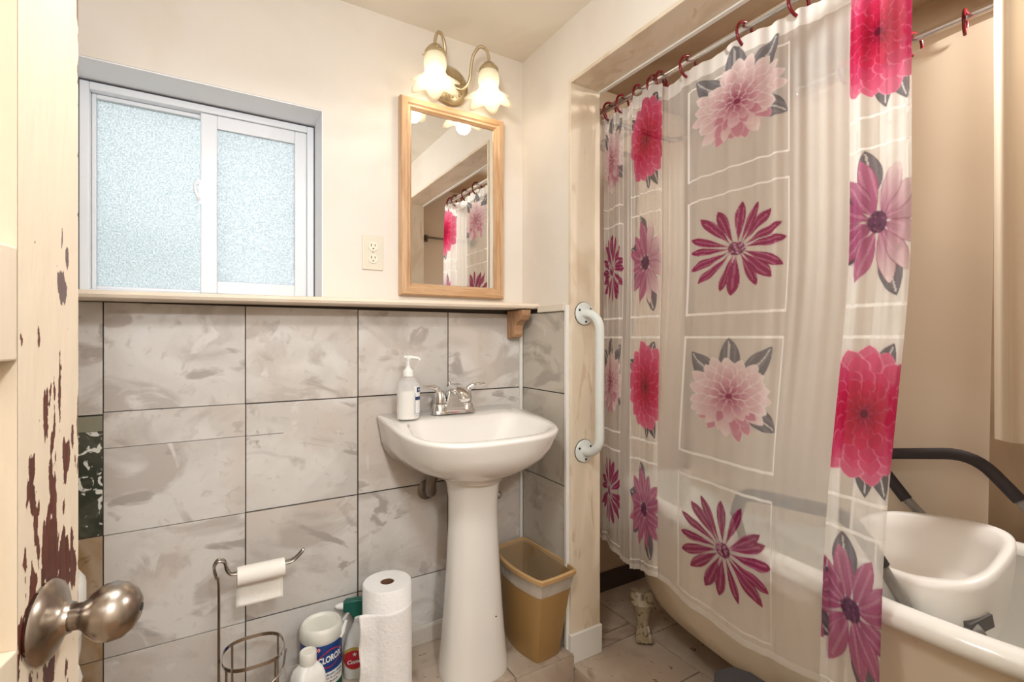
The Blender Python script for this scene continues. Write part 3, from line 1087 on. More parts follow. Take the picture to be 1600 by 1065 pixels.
BH = .308
MB().loft([bloop(0, .001), bloop(.02, .004), bloop(.9, BH - .012), bloop(.9, BH - .012, .004), bloop(.03, .008, .006)]).build('bin_body', 'bin', bn)
MB().loft([bloop(.93, BH - .016), bloop(.98, BH - .016, -.006), bloop(1, BH - .002, -.008), bloop(1, BH + .002, -.002), bloop(1, BH, .004), bloop(.92, BH - .016, .003)], False, False).build('bin_rim', 'bin_rim', bn)
lg = MB()
lg.loft([bloop(.70, BH - .066, -.003), bloop(.80, BH - .046, -.0055), bloop(.9, BH - .022, -.004), bloop(.94, BH - .015, -.009)], False, False)
lg.build('liner_cuff', 'bag', bn)
lg = MB()
ls = []
for k, (t, z, ins) in enumerate(((1, BH - .004, .008), (.9, BH - .04, .010), (.7, BH - .10, .016), (.45, BH - .17, .02), (.2, .06, .02))):
    lp = bloop(t, z, ins)
    ls.append([(x + .006 * min(k, 1) * mnoise.noise((x * 30, y * 30, z * 14)), y + .006 * min(k, 1) * mnoise.noise((x * 30 + 9, y * 30, z * 14)), zz + (.0 if k == 0 else .010 * mnoise.noise((x * 20, y * 20, 4)))) for (x, y, zz) in lp])
lg.loft(ls, False, True)
lg.build('bin_liner', 'bag_in', bn)

# ------------------------------------------------------------------ paper towel roll
tx, ty, tr, th = .446, 1.482, .073, .362
pt = thing('paper_towel_roll', 'upright roll of white paper towels beside the sink pedestal', 'paper towel', (tx, ty, 0))
MB().lathe([(.020, .001), (tr, .001), (tr, th - .004), (tr - .003, th), (.022, th), (.020, th - .003), (.020, .001)], (tx, ty, 0), 48, cap0=False, cap1=False).build('roll', 'paper', pt)
MB().lathe([(.020, .002), (.020, th - .002), (.0185, th - .002), (.0185, .002)], (tx, ty, 0), 32, cap0=False, cap1=False).build('cardboard_core', 'card', pt)
shm = MB()
lpz = []
for iz in range(36):
    z = .001 + (th - .062) * iz / 35
    row = []
    for k in range(26):
        t = k / 25
        a = math.radians(-22 - 108 * min(1, t / .62))
        R = tr + .0018
        if t <= .62:
            p = (tx + R * math.cos(a), ty + R * math.sin(a))
        else:
            a = math.radians(-130)
            e = (t - .62) / .38
            wv = .004 * math.sin(z * 60 + 2) * e
            p = (tx + R * math.cos(a) + e * .062 * math.sin(a) * .98 - wv * .3 + 0.0, ty + R * math.sin(a) - e * .062 * math.cos(a) * .3 + wv)
        row.append((p[0], p[1], z + (.004 * math.sin(t * 9) * t if iz == 35 else 0)))
    lpz.append(row)
shm.loft(lpz, False, False, False)
so = shm.build('loose_sheet', 'paper', pt)
so.modifiers.new('solid', 'SOLIDIFY').thickness = .001

# ------------------------------------------------------------------ wipes canister
kx, ky, kr, kh = .273, 1.588, .060, .238
cn = thing('wipes_canister', 'blue and white cleaning wipes canister standing against the tiles', 'canister', (kx, ky, 0))
MB().lathe([(kr - .004, .001), (kr, .005), (kr, kh - .044), (kr - .002, kh - .041)], (kx, ky, 0), 48).build('canister_body', 'white_plastic', cn)
lid = MB().lathe([(kr + .001, kh - .041), (kr + .003, kh - .037), (kr + .002, kh - .012), (kr - .002, kh - .003), (kr - .006, kh), (kr - .010, kh - .001), (kr - .014, kh - .008), (.01, kh - .010)], (kx, ky, 0), 48)
lido = lid.build('lid', 'lid_plastic', cn)
MB().tube([(kx + kr * .8, ky - kr * .55, kh - .046), (kx + kr * .95, ky - kr * .50, kh - .036), (kx + kr * 1.10, ky - kr * .42, kh - .012), (kx + kr * 1.16, ky - kr * .38, kh - .006)], [.007, .007, .005, .005], 8).build('lid_tab', 'white_plastic', lido)
cam_a = math.atan2(-ky, -kx)     # angle that faces the camera


def cyl(a, z, off):
    return (kx + (kr + off) * math.cos(a), ky + (kr + off) * math.sin(a), z)


def cyl_patch(a0, a1, z0f, z1f, off, n=40):
    l = []
    for f in (z0f, z1f):
        l.append([cyl(a0 + (a1 - a0) * k / n, f(k / n) if callable(f) else f, off) for k in range(n + 1)])
    return MB().loft(l, False, False, False)


def wrap_text(s, size, a, z, off, shear=0, bold=0, xs=1.0, rise=0.0):
    vs, fs = text_geo(s, size, 'CENTER', shear, bold)
    return MB().add([cyl(a + (x * xs) / kr, z + y + rise * x, off) for (x, y, _) in vs], fs)


MB().lathe([(kr + .0006, .112), (kr + .0006, kh - .043)], (kx, ky, 0), 48, cap0=False, cap1=False).build('label_band', 'blue', cn)
MB().lathe([(kr + .0006, .012), (kr + .0006, .070)], (kx, ky, 0), 48, cap0=False, cap1=False).build('label_band', 'green_print', cn)
ac = cam_a + .44


def loz(zc, hh, sg):
    return lambda t: zc + sg * hh * (1 - abs(2 * t - 1) ** 1.6 * .72) + .010 * (t - .5)


bd = bpy.data.objects
emb = cyl_patch(ac - .68, ac + .68, loz(.152, .0270, -1), loz(.152, .0270, 1), .0010).build('emblem', 'red_print', cn)
cyl_patch(ac - .64, ac + .64, loz(.152, .0235, -1), loz(.152, .0235, 1), .0014).build('emblem_field', 'blue', emb)
wrap_text('CLOROX', .026, ac, .152, .0024, 0, .0010, .66, .06).build('emblem_lettering', 'white_print', emb, smooth=False)
mk = cyl_patch(ac - .66, ac - .46, lambda t: .1845 - .007 * math.sin(PI * t), lambda t: .1845 + .007 * math.sin(PI * t), .0012, 14).build('seal_mark', 'red_print', cn)
cyl_patch(ac - .63, ac - .49, lambda t: .1845 - .0045 * math.sin(PI * t), lambda t: .1845 + .0045 * math.sin(PI * t), .0016, 10).build('seal_center', 'white_print', mk)
cyl_patch(ac - .60, ac - .52, lambda t: .1845 - .003 * math.sin(PI * t), lambda t: .1845 + .003 * math.sin(PI * t), .0020, 8).build('seal_center', 'red_print', mk)
wrap_text('Disinfecting Wipes', .0105, ac + .10, .104, .0012, 0, .0002, .95).build('label_lettering', 'navy_print', cn, smooth=False)
wrap_text('Kills 99.9% of Viruses', .0085, ac + .10, .093, .0012, 0, .0002, .95).build('label_lettering', 'brown_print', cn, smooth=False)
wrap_text('& Bacteria', .0085, ac + .10, .083, .0012, 0, .0002, .95).build('label_lettering', 'brown_print', cn, smooth=False)

# small white bottle
qx, qy = .215, 1.455
wbm = thing('white_bottle', 'small plain white bottle with round screw cap before the canister', 'bottle', (qx, qy, 0))


def sq(h, z, n=5, N=40, hy=None):
    hy = hy or h * .8
    rot = .35
    out = []
    for i in range(N):
        a = 2 * PI * i / N
        x = h * math.copysign(abs(math.cos(a)) ** (2 / n), math.cos(a))
        y = hy * math.copysign(abs(math.sin(a)) ** (2 / n), math.sin(a))
        out.append((qx + x * math.cos(rot) - y * math.sin(rot), qy + x * math.sin(rot) + y * math.cos(rot), z))
    return out


MB().loft([sq(.038, .001), sq(.042, .006), sq(.042, .15), sq(.040, .172), sq(.034, .190), sq(.024, .202, 3), sq(.020, .206, 2.2, hy=.02), sq(.020, .209, 2.2, hy=.02)]).build('bottle_body', 'white_plastic', wbm)
MB().lathe([(.022, .208), (.0225, .212), (.0225, .236), (.020, .239), (.016, .239), (.015, .2375)], (qx, qy, 0), 28).build('cap', 'lid_plastic', wbm)

# spray bottle
px, py = .400, 1.640
sp = thing('spray_bottle', 'white cleaner spray bottle with green trigger behind the paper towels', 'bottle', (px, py, 0))


def so_(hx, hy, z, n=2.6, N=36, dx=0):
    out = []
    rot = math.radians(-14)
    for i in range(N):
        a = 2 * PI * i / N
        x = dx + hx * math.copysign(abs(math.cos(a)) ** (2 / n), math.cos(a))
        y = hy * math.copysign(abs(math.sin(a)) ** (2 / n), math.sin(a))
        out.append((px + x * math.cos(rot) - y * math.sin(rot), py + x * math.sin(rot) + y * math.cos(rot), z))
    return out


MB().loft([so_(.046, .026, .001), so_(.050, .029, .006), so_(.050, .029, .06), so_(.047, .027, .10), so_(.036, .024, .14), so_(.022, .019, .165), so_(.016, .016, .178), so_(.019, .019, .184), so_(.019, .019, .196), so_(.014, .014, .200)]).build('bottle_body', 'white_plastic', sp)
hd = MB()
hd.prism([(px - .050, .243), (px - .050, .216), (px - .030, .214), (px - .016, .184), (px + .018, .184), (px + .020, .214), (px + .040, .228), (px + .040, .240), (px + .010, .251), (px - .040, .250)], 'y', py - .014, py + .014)
hd.rot((px, py, 0), math.radians(-14))
hdo = hd.build('trigger_head', 'green_plastic', sp, bevel=.004)
nz_ = MB().lathe([(.011, 0), (.011, -.010), (.007, -.020), (.004, -.024)], (px - .050, py, .232), 16, 'x').rot((px, py, 0), math.radians(-14))
nz_.build('nozzle', 'white_plastic', hdo)
MB().tube(spline([(px - .030, py, .216), (px - .040, py, .200), (px - .052, py, .184), (px - .056, py, .176)], 4), .005, 8).rot((px, py, 0), math.radians(-14)).build('trigger', 'white_plastic', hdo)


def front(u, z, off):
    rot = math.radians(-14)
    y = -.029 * (1 - (min(1, abs(u) / .05)) ** 2.6) ** (1 / 2.6) - off
    return (px + u * math.cos(rot) - y * math.sin(rot), py + u * math.sin(rot) + y * math.cos(rot), z)


def disc(cx, cz, rx, rz, off, name, m, parent, N=28):
    b = MB()
    K = 7
    loops = [[front(cx + rx * r / K * math.cos(2 * PI * i / N), cz + rz * r / K * math.sin(2 * PI * i / N), off) for i in range(N)] for r in range(1, K + 1)]
    b.loft(loops, True, False)
    return b.build(name, m, parent, smooth=False)


gd = disc(-.016, .072, .036, .036, .001, 'label_arc', 'gold_print', sp)
rd = disc(-.016, .068, .033, .030, .0016, 'emblem', 'red_print', sp)
vs, fs = text_geo('Comet', .0175, 'CENTER', .3, .0006)
MB().add([front(-.014 + x, .062 + y + .12 * x, .0026) for (x, y, _) in vs], fs).build('emblem_lettering', 'white_print', rd, smooth=False)
st = [front(-.014 + (.008 if i % 2 == 0 else .0034) * math.sin(2 * PI * i / 10), .086 + (.008 if i % 2 == 0 else .0034) * math.cos(2 * PI * i / 10), .0026) for i in range(10)]
MB().add([front(-.014, .086, .0026)] + st, [(0, 1 + i, 1 + (i + 1) % 10) for i in range(10)]).build('emblem_star', 'white_print', rd, smooth=False)

# ------------------------------------------------------------------ toilet paper stand
sx0, sy0 = .002, 1.425
ts = thing('toilet_paper_stand', 'chrome wire toilet paper stand with a nearly finished roll', 'stand', (sx0, sy0, 0))
TZ = .548
for dy in (-.007, .007):
    w = [(sx0, sy0 + dy * .4, .006), (sx0, sy0 + dy * .4, .30), (sx0, sy0 + dy * .5, TZ - .065), (sx0 - .006, sy0 + dy, TZ - .035), (sx0 - .010, sy0 + dy * 1.2, TZ - .012), (sx0 - .002, sy0 + dy * 1.2, TZ + .003),
         (sx0 + .012, sy0 + dy * 1.2, TZ - .002), (sx0 + .017, sy0 + dy * 1.2, TZ - .022), (sx0 + .028, sy0 + dy * 1.2, TZ - .036), (sx0 + .06, sy0 + dy * 1.2, TZ - .037), (sx0 + .15, sy0 + dy * 1.2, TZ - .037),
         (sx0 + .172, sy0 + dy * 1.1, TZ - .034), (sx0 + .190, sy0 + dy * .9, TZ - .020), (sx0 + .196, sy0 + dy * .4, TZ - .012), (sx0 + .1965, sy0, TZ - .011)]
    MB().tube(spline(w, 6), .0032, 8).build('wire', 'dark_chrome', ts)
# storage basket hoops and base
bcx, bcy = sx0 + .078, sy0 + .005


def hoop(z, r, name, m, strip=.010):
    N = 48
    lo_, hi_, li_, lh_ = [], [], [], []
    P = []
    for i in range(N):
        a = 2 * PI * i / N
        x = r * math.copysign(abs(math.cos(a)) ** .75, math.cos(a))
        y = r * math.copysign(abs(math.sin(a)) ** .75, math.sin(a))
        P.append((x, y))
    L = [[(bcx + x * s, bcy + y * s, z + h) for (x, y) in P] for (s, h) in ((1, 0), (1, strip), (.975, strip), (.975, 0), (1, 0))]
    return MB().loft(L, False, False).build(name, m, ts)


hoop(.292, .072, 'hoop', 'dark_chrome', .009)
hoop(.120, .072, 'hoop', 'dark_chrome', .009)
hoop(.001, .080, 'base_ring', 'dark_chrome', .006)
for a in (.6, 2.2, 3.7, 5.3):
    c_, s_ = math.cos(a), math.sin(a)
    k = .0705
    x = k * math.copysign(abs(c_) ** .75, c_)
    y = k * math.copysign(abs(s_) ** .75, s_)
    MB().tube([(bcx + x * 1.05, bcy + y * 1.05, .004), (bcx + x, bcy + y, .06), (bcx + x, bcy + y, .298)], .0028, 8).build('wire', 'dark_chrome', ts)
MB().tube(spline([(bcx - .02, bcy - .076, .235), (bcx + .02, bcy - .078, .243), (bcx + .058, bcy - .066, .262), (bcx + .074, bcy - .02, .288)], 6), .003, 8).build('wire', 'dark_chrome', ts)

rx0, rx1, ry, rz, rR = sx0 + .040, sx0 + .150, sy0, TZ - .048, .0225
tp = thing('toilet_paper_roll', 'thin white toilet paper roll hanging on the chrome stand', 'toilet paper', (rx0, ry, rz))
rl = MB()
N = 32
ring = lambda r, x: [(x, ry + r * math.cos(2 * PI * i / N), rz + r * math.sin(2 * PI * i / N)) for i in range(N)]
rl.loft([ring(.018, rx0), ring(rR, rx0), ring(rR, rx1), ring(.018, rx1), ring(.018, rx0)], False, False)
rl.build('roll', 'tissue', tp)
fl2 = MB()
rows_ = []
for i in range(22):
    t = i / 21
    if t < .35:
        a = math.radians(80 - 80 * t / .35)
        p = (ry + (rR + .0012) * math.cos(a), rz + (rR + .0012) * math.sin(a))
    else:
        e = (t - .35) / .65
        p = (ry + (rR + .0012) + .004 * math.sin(e * 2.2) - .012 * e, rz - e * .086)
    rows_.append([(rx0 + (rx1 - rx0) * k / 8 - .002 * t, p[0], p[1]) for k in range(9)])
fl2.loft(rows_, False, False, False)
so = fl2.build('hanging_sheet', 'tissue', tp)
so.modifiers.new('solid', 'SOLIDIFY').thickness = .0008

# ------------------------------------------------------------------ toilet, mostly behind the door
tcx, tcy = -.44, 1.30
tl = thing('toilet', 'white toilet with raised round seat half hidden by the door', 'toilet', (tcx, tcy, ZF))


def tlp(hx, hy, z, cx=tcx, cy=tcy, n=2.2, N=40):
    return [(cx + hx * math.copysign(abs(math.cos(2 * PI * i / N)) ** (2 / n), math.cos(2 * PI * i / N)), cy + hy * math.copysign(abs(math.sin(2 * PI * i / N)) ** (2 / n), math.sin(2 * PI * i / N)), z) for i in range(N)]


MB().loft([tlp(.17, .045, ZF + .001, n=3), tlp(.17, .045, .02), tlp(.13, .05, .12), tlp(.16, .05, .24), tlp(.19, .054, .34), tlp(.205, .056, .42), tlp(.2, .054, .44)]).build('pedestal_foot', 'porcelain', tl)
MB().loft([tlp(.16, .12, .30), tlp(.19, .16, .40), tlp(.20, .175, .47), tlp(.20, .175, .50), tlp(.15, .125, .50), tlp(.12, .10, .40), tlp(.03, .03, .34)]).build('bowl', 'porcelain', tl)
MB().loft([tlp(.20, .178, .502), tlp(.207, .184, .52), tlp(.207, .184, .60), tlp(.200, .178, .612), tlp(.145, .12, .612), tlp(.135, .11, .60), tlp(.135, .11, .502)], False, False).build('raised_seat', 'white_plastic', tl)
box(-1.04, -.80, 1.08, 1.52, .34, .78).build('tank', 'porcelain', tl, bevel=.02)
box(-1.045, -.79, 1.07, 1.53, .782, .815).build('tank_lid', 'porcelain', tl, bevel=.01)
box(-.82, -.6, 1.22, 1.38, .30, .42).build('tank_bracket', 'porcelain', tl, bevel=.02)

# ------------------------------------------------------------------ open panel door with chipped paint
P0 = Vector((-.1284, .568, 0))
th_d = math.radians(11.2)
W = Vector((math.sin(th_d), math.cos(th_d), 0))       # along the door towards its latch edge
NR = Vector((math.cos(th_d), -math.sin(th_d), 0))     # face normal towards the room
DB = P0 - W * .66                                       # hinge edge
DH0, DH1 = ZF + .012, 1.965
door = thing('door_1', 'open cream panelled door with chipped paint and a nickel knob', None, tuple(DB + Vector((0, 0, DH0))), kind='structure')
DWID = .66 + .060
KZ = .864


def dpt(a, n, z):
    return tuple(DB + W * a + NR * n + Vector((0, 0, z)))


def dbox(name, a0, a1, z0, z1, n0=-.034, n1=0.0, m='door', parent=None, bevel=.002):
    b = MB()
    vs = [dpt(a, n, z) for a in (a0, a1) for n in (n0, n1) for z in (z0, z1)]
    b.add(vs, [(0, 1, 3, 2), (4, 6, 7, 5), (0, 4, 5, 1), (2, 3, 7, 6), (0, 2, 6, 4), (1, 5, 7, 3)])
    return b.build(name, m, parent or door, smooth=False, bevel=bevel)


STW = .0965
dbox('stile', 0, STW, DH0, DH1)
rails = [(DH0, .22), (.47, .555), (.775, .862), (1.090, 1.180), (1.405, 1.495), (1.72, DH1)]
for (z0, z1) in rails:
    dbox('rail', STW, DWID - STW, z0, z1)
for i in range(len(rails) - 1):
    dbox('panel', STW, DWID - STW, rails[i][1], rails[i + 1][0], -.024, -.012, bevel=0)
# latch stile with worn paint: dense face that carries the paint colours
na, nzz = 150, 860
Z0, Z1 = DH0, DH1
A0, A1 = DWID - STW, DWID
vs, fs = [], []
zz = np.concatenate([np.linspace(Z0, .62, 30), np.linspace(.62, 1.42, nzz - 60), np.linspace(1.42, Z1, 32)[1:]])
nzz = len(zz)
cols_ = []
cream = np.array(lin(218, 203, 182))
cream2 = np.array(lin(208, 191, 168))
brown = np.array(lin(92, 44, 32))
grey = np.array(lin(104, 88, 86))
wood = np.array(lin(112, 92, 74))
for j in range(nzz):
    z = zz[j]
    for i in range(na + 1):
        e = i / na                       # 0 at panel side, 1 at latch edge
        a = A0 + (A1 - A0) * e
        p = (a, z, 0)
        n1 = mnoise.fractal(Vector((a * 60, z * 18, 1.3)), 1.0, 2.0, 5)
        n2 = mnoise.fractal(Vector((a * 150, z * 50, 7.7)), 1.0, 2.0, 4)
        n4 = mnoise.noise(Vector((a * 210, z * 16, 5.5)))
        n3 = mnoise.noise(Vector((a * 20, z * 4, 3.1)))
        dk = (math.hypot((a - .668) / .042, (z - .90) / .125))          # wear around the knob
        m1 = (1.10 - dk) * .62 + n1 * .95 + n2 * .45 + n4 * .5 + .06
        # streaks running down below knob
        if z < KZ and abs(a - .655) < .05:
            m1 = max(m1, .1 + n1 * .9 - abs(a - .652) * 10 + n2 * .3)
        d2 = math.hypot((a - .690) / .0095, (z - 1.155) / .022)         # patch high on the stile
        d3 = math.hypot((a - .6985) / .0050, (z - 1.183) / .013)
        d4 = math.hypot((a - .690) / .0024, (z - 1.200) / .018)
        m2 = max(1.0 - d2, 1.0 - d3, 1.0 - d4) + n2 * .55 - .05
        ed = 1 - e
        m3 = .34 - ed * 9 + n1 * .55 + n2 * .3 + n3 * .2               # nibbled edge
        base = cream * (1 - .5 * (n3 * .5 + .5)) + cream2 * .5 * (n3 * .5 + .5)
        if m1 > .45:
            c = brown * (.8 + .3 * n2)
        elif m2 > .25:
            c = grey
        elif m3 > .38:
            c = wood
        else:
            c = base
        cols_.append((*np.clip(c, 0, 1), 1.0))
        vs.append(dpt(a, 0.0, z))
for j in range(nzz - 1):
    for i in range(na):
        b = j * (na + 1) + i
        fs.append((b, b + 1, b + na + 2, b + na + 1))
dfm = MB().add(vs, fs)
stile = dfm.build('latch_stile', 'door_chipped', door, smooth=False)
at = stile.data.color_attributes.new('paint', 'FLOAT_COLOR', 'POINT')
at.data.foreach_set('color', np.array(cols_, dtype=np.float32).ravel())
dbox('latch_stile_core', A0, A1, DH0, DH1, -.034, -.0004, bevel=0)
# knob and rose
kn = Vector(dpt(.66, 0, KZ))


def axlathe(prof, seg=36):
    b = MB()
    loops = []
    u = W
    for r, h in prof:
        loops.append([kn + NR * h + (u * math.cos(2 * PI * k / seg) + Vector((0, 0, 1)) * math.sin(2 * PI * k / seg)) * r for k in range(seg)])
    return b.loft(loops)


knob = axlathe([(.011, .016), (.011, .026), (.0125, .029), (.018, .034), (.0230, .041), (.0247, .049), (.0228, .058), (.017, .065), (.010, .0690), (.004, .0703)]).build('door_knob', 'nickel', door)
axlathe([(.033, .0005), (.034, .003), (.032, .006), (.024, .010), (.015, .014), (.013, .018), (.0125, .020)]).build('knob_rose', 'nickel', knob)
axlathe([(.0035, .0697), (.0035, .0708)], 12).build('knob_keyhole', 'black', knob)

# ------------------------------------------------------------------ clawfoot bathtub
TX, TY, TL = 1.555, .755, .765


def tubloop(s, z, sl=1.0, N=72, off=0.0):
    out = []
    n = 2.9
    for i in range(N):
        a = 2 * PI * i / N
        c, si = math.cos(a), math.sin(a)
        yy = (TL * sl + off) * math.copysign(abs(si) ** (2 / n), si)
        hwid = .332 - yy * .112
        xx = (hwid * s + off) * math.copysign(abs(c) ** (2 / n), c)
        out.append((TX + xx, TY + yy, z))
    return out


tb = thing('clawfoot_tub', 'old cream clawfoot bathtub with a white rolled rim behind the curtain', 'bathtub', (TX, TY, ZT))
ZR = .548
MB().loft([tubloop(.10, .070, .30), tubloop(.52, .078, .72), tubloop(.66, .105, .82), tubloop(.74, .16, .87), tubloop(.80, .26, .905), tubloop(.845, .36, .93), tubloop(.885, .46, .95), tubloop(.905, .505, .962)], True, False).build('tub_shell', 'tub_out', tb, ang=70)
rim = []
for k in range(13):
    a = math.radians(-120 + 300 * k / 12)
    rim.append(tubloop(1.0, ZR - .026 + .026 * math.sin(a), 1.0, off=-.030 + .030 * math.cos(a)))
MB().loft(rim, False, False).build('rolled_rim', 'tub_rim', tb, ang=70)
MB().loft([tubloop(1.0, ZR - .020, 1.0, off=-.055), tubloop(.88, .46, .94, off=-.02), tubloop(.80, .30, .89, off=-.01), tubloop(.68, .17, .82), tubloop(.45, .125, .66), tubloop(.1, .115, .3)], False, True).build('tub_basin', 'tub_rim', tb, ang=70)


def claw(cx, cy, ax, ay):
    """foot leaning outward along (ax, ay)"""
    b = MB()
    O = lambda o, w, z: (cx + ax * o - ay * w, cy + ay * o + ax * w, z)
    def lp(o, ho, hwid, z, N=24):
        return [O(o + ho * math.cos(2 * PI * i / N), hwid * math.sin(2 * PI * i / N), z) for i in range(N)]
    b.loft([lp(-.030, .022, .046, .125), lp(-.016, .030, .048, .098), lp(-.008, .030, .044, .086), lp(-.006, .026, .036, .078), lp(-.004, .024, .030, .055), lp(-.002, .021, .023, .026), lp(.006, .022, .023, .004), lp(.010, .028, .029, -.018), lp(.010, .026, .029, -.034), lp(.008, .018, .02, ZT + .0008)])
    ft_ = b.build('claw_foot', 'claw', tb)
    for k in (-1.5, -.5, .5, 1.5):
        t = MB()
        t.tube(spline([O(.018, k * .011, .012), O(.032, k * .0135, -.004), O(.042, k * .0145, -.020), O(.043, k * .0145, ZT + .010)], 4), [.008] * 4 + [.0105] * 4 + [.0105] * 4 + [.006], 8)
        t.build('claw_toe', 'claw', ft_)
    return ft_


claw(1.398, 1.345, -.62, -.78)
claw(1.712, 1.335, .80, -.60)
claw(1.30, .22, -.8, -.6)
claw(1.81, .22, .8, -.6)

# ------------------------------------------------------------------ bath seat lift with padded arms
BX, BY = 1.462, .51
bs = thing('bath_seat', 'white moulded bath seat with grey padded arms lying in the tub', 'bath seat', (BX, BY, .40))


def seatloop(hx, hy, z, lift=0.0, n=3.2, N=64, dx=0, dy=0):
    out = []
    for i in range(N):
        a = 2 * PI * i / N
        c, s = math.cos(a), math.sin(a)
        x = hx * math.copysign(abs(c) ** (2 / n), c)
        y = hy * math.copysign(abs(s) ** (2 / n), s)
        wgt = max(0, min(1, -y / .165 * .25 + .30 + x / .18 * .45))
        out.append((BX + dx + x, BY + dy + y, z + lift * wgt))
    return out


LF = .082
MB().loft([seatloop(.105, 0.107, .405), seatloop(.135, 0.129, .41, LF * .1), seatloop(.158, 0.150, .47, LF * .4), seatloop(.166, 0.158, .53, LF * .8), seatloop(.172, 0.161, .566, LF), seatloop(.170, 0.160, .580, LF), seatloop(.160, 0.154, .586, LF),
           seatloop(.140, 0.140, .582, LF), seatloop(.128, 0.131, .560, LF * .8), seatloop(.112, 0.117, .515, LF * .4), seatloop(.07, 0.082, .495, 0)]).build('seat_shell', 'seat_plastic', bs, ang=80)


def bend(pts, r=.05, n=7):
    P = [Vector(p) for p in pts]
    out = [P[0]]
    for i in range(1, len(P) - 1):
        a = (P[i - 1] - P[i])
        b = (P[i + 1] - P[i])
        ra = min(r, a.length * .45)
        rb = min(r, b.length * .45)
        s, e = P[i] + a.normalized() * ra, P[i] + b.normalized() * rb
        for k in range(n + 1):
            t = k / n
            out.append(s * (1 - t) ** 2 + P[i] * 2 * t * (1 - t) + e * t * t)
    out.append(P[-1])
    return out


# far arm
MB().tube(bend([(1.655, .600, .655), (1.660, .69, .765), (1.660, .46, .812), (1.662, .375, .715)], .06), .0150, 14).build('arm_pad', 'foam', bs)
MB().tube([(1.662, .382, .724), (1.665, .33, .655), (1.67, .29, .56)], .0115, 12).build('arm_tube', 'tube_grey', bs)
MB().tube([(1.655, .610, .667), (1.658, .545, .60), (1.66, .50, .53)], .0115, 12).build('arm_tube', 'tube_grey', bs)
# near arm
MB().tube(bend([(1.250, .850, .610), (1.245, .830, .680), (1.245, .560, .700), (1.268, .505, .600)], .05), .0165, 14).build('arm_pad', 'foam', bs)
MB().tube([(1.266, .510, .61), (1.276, .465, .53), (1.287, .430, .45)], .0115, 12).build('arm_tube', 'tube_grey', bs)
MB().tube([(1.250, .850, .615), (1.262, .83, .52)], .0115, 12).build('arm_tube', 'tube_grey', bs)
MB().tube(bend([(1.300, .440, .470), (1.315, .400, .475), (1.350, .362, .508)], .03), .0135, 12).build('hinge_tube', 'tube_grey', bs)

sl_ = MB().box(-.030, .030, -.003, .022, -.014, .014).rot((0, 0, 0), math.radians(-14), 'y').rot((0, 0, 0), math.radians(-18.7))
sl_.v = [(x + 1.358, y + .364, z + .512) for (x, y, z) in sl_.v]
sl_.build('hinge_slot', 'slot', bs, smooth=False)
# dark stool on the alcove floor
stl = thing('step_stool', 'dark grey plastic stool standing on the floor against the tub', 'stool', (1.165, .74, ZT))
MB().prism([(1.125, .70), (1.155, .66), (1.225, .66), (1.245, .70), (1.245, .80), (1.225, .845), (1.165, .858), (1.125, .83)], 'z', .165, .20).build('stool_top', 'stool', stl, bevel=.008)
for (x, y) in ((1.145, .69), (1.225, .69), (1.145, .82), (1.225, .82)):
    MB().tube([(x, y, ZT + .001), (x, y, .168)], [.014, .011], 10).build('leg', 'stool', stl)

# ------------------------------------------------------------------ shower rod ring
RX0, RX1, RY0, RY1, RZ = 1.285, 1.760, .400, 1.500, 1.990
rc_ = .05
rp = []
for (cx, cy, a0_) in ((RX1 - rc_, RY1 - rc_, 0), (RX0 + rc_, RY1 - rc_, 90), (RX0 + rc_, RY0 + rc_, 180), (RX1 - rc_, RY0 + rc_, 270)):
    for k in range(9):
        a = math.radians(a0_ + 90 * k / 8)
        rp.append((cx + rc_ * math.cos(a), cy + rc_ * math.sin(a), RZ))
rod = thing('shower_rod', 'steel rectangular shower rod ring above the bathtub', 'rod', (RX0, RY1, RZ))
MB().tube(rp, .0115, 16, closed=True).build('rod_ring', 'steel', rod)
MB().tube([(1.52, RY1, RZ), (1.52, YB - .0065, RZ)], .009, 12).build('wall_stay', 'steel', rod)
MB().lathe([(.028, 0), (.028, -.006), (.012, -.012)], (1.52, YB - .0065, RZ), 24, 'y').build('stay_flange', 'steel', rod)
MB().tube([(1.70, RY0, RZ), (1.70, RY0, ZC)], .009, 12).build('ceiling_stay', 'steel', rod)

# towel bar on the alcove end wall, seen in the mirror
tw = thing('towel_bar', 'pewter towel bar on the alcove wall seen in the mirror', 'towel bar', (1.33, YW, 1.86))
for x in (1.335, 1.74):
    box(x - .022, x + .022, YW + .0005, YW + .012, 1.835, 1.885).build('bracket', 'pewter', tw, bevel=.003)
    box(x - .010, x + .010, YW + .012, YW + .060, 1.848, 1.872).build('bracket_arm', 'pewter', tw, bevel=.003)
box(1.335, 1.74, YW + .042, YW + .056, 1.853, 1.867).build('bar', 'pewter', tw, bevel=.003)

# ------------------------------------------------------------------ printed sheer shower curtain
CW, CLEN = 1.80, 1.655
NS, NT = 721, 664
S = np.linspace(0, CW, NS)
T = np.linspace(0, CLEN, NT)
SS, TT = np.meshgrid(S, T)           # rows: T
COLR = np.empty((NT, NS, 3), np.float32)
base_c = np.array(lin(248, 246, 242), np.float32)
COLR[:] = base_c
OPA = np.full((NT, NS), .45, np.float32)


def blend(mask, color, opa, sl):
    """mask 0..1 array on slice"""
    m = mask[..., None].astype(np.float32)
    COLR[sl] = COLR[sl] * (1 - m) + np.asarray(color, np.float32) * m
    OPA[sl] = OPA[sl] * (1 - mask) + opa * mask


def window_slice(cx, cy, r):
    i0 = max(0, int((cy - r) / CLEN * (NT - 1)))
    i1 = min(NT, int((cy + r) / CLEN * (NT - 1)) + 2)
    j0 = max(0, int((cx - r) / CW * (NS - 1)))
    j1 = min(NS, int((cx + r) / CW * (NS - 1)) + 2)
    return (slice(i0, i1), slice(j0, j1))


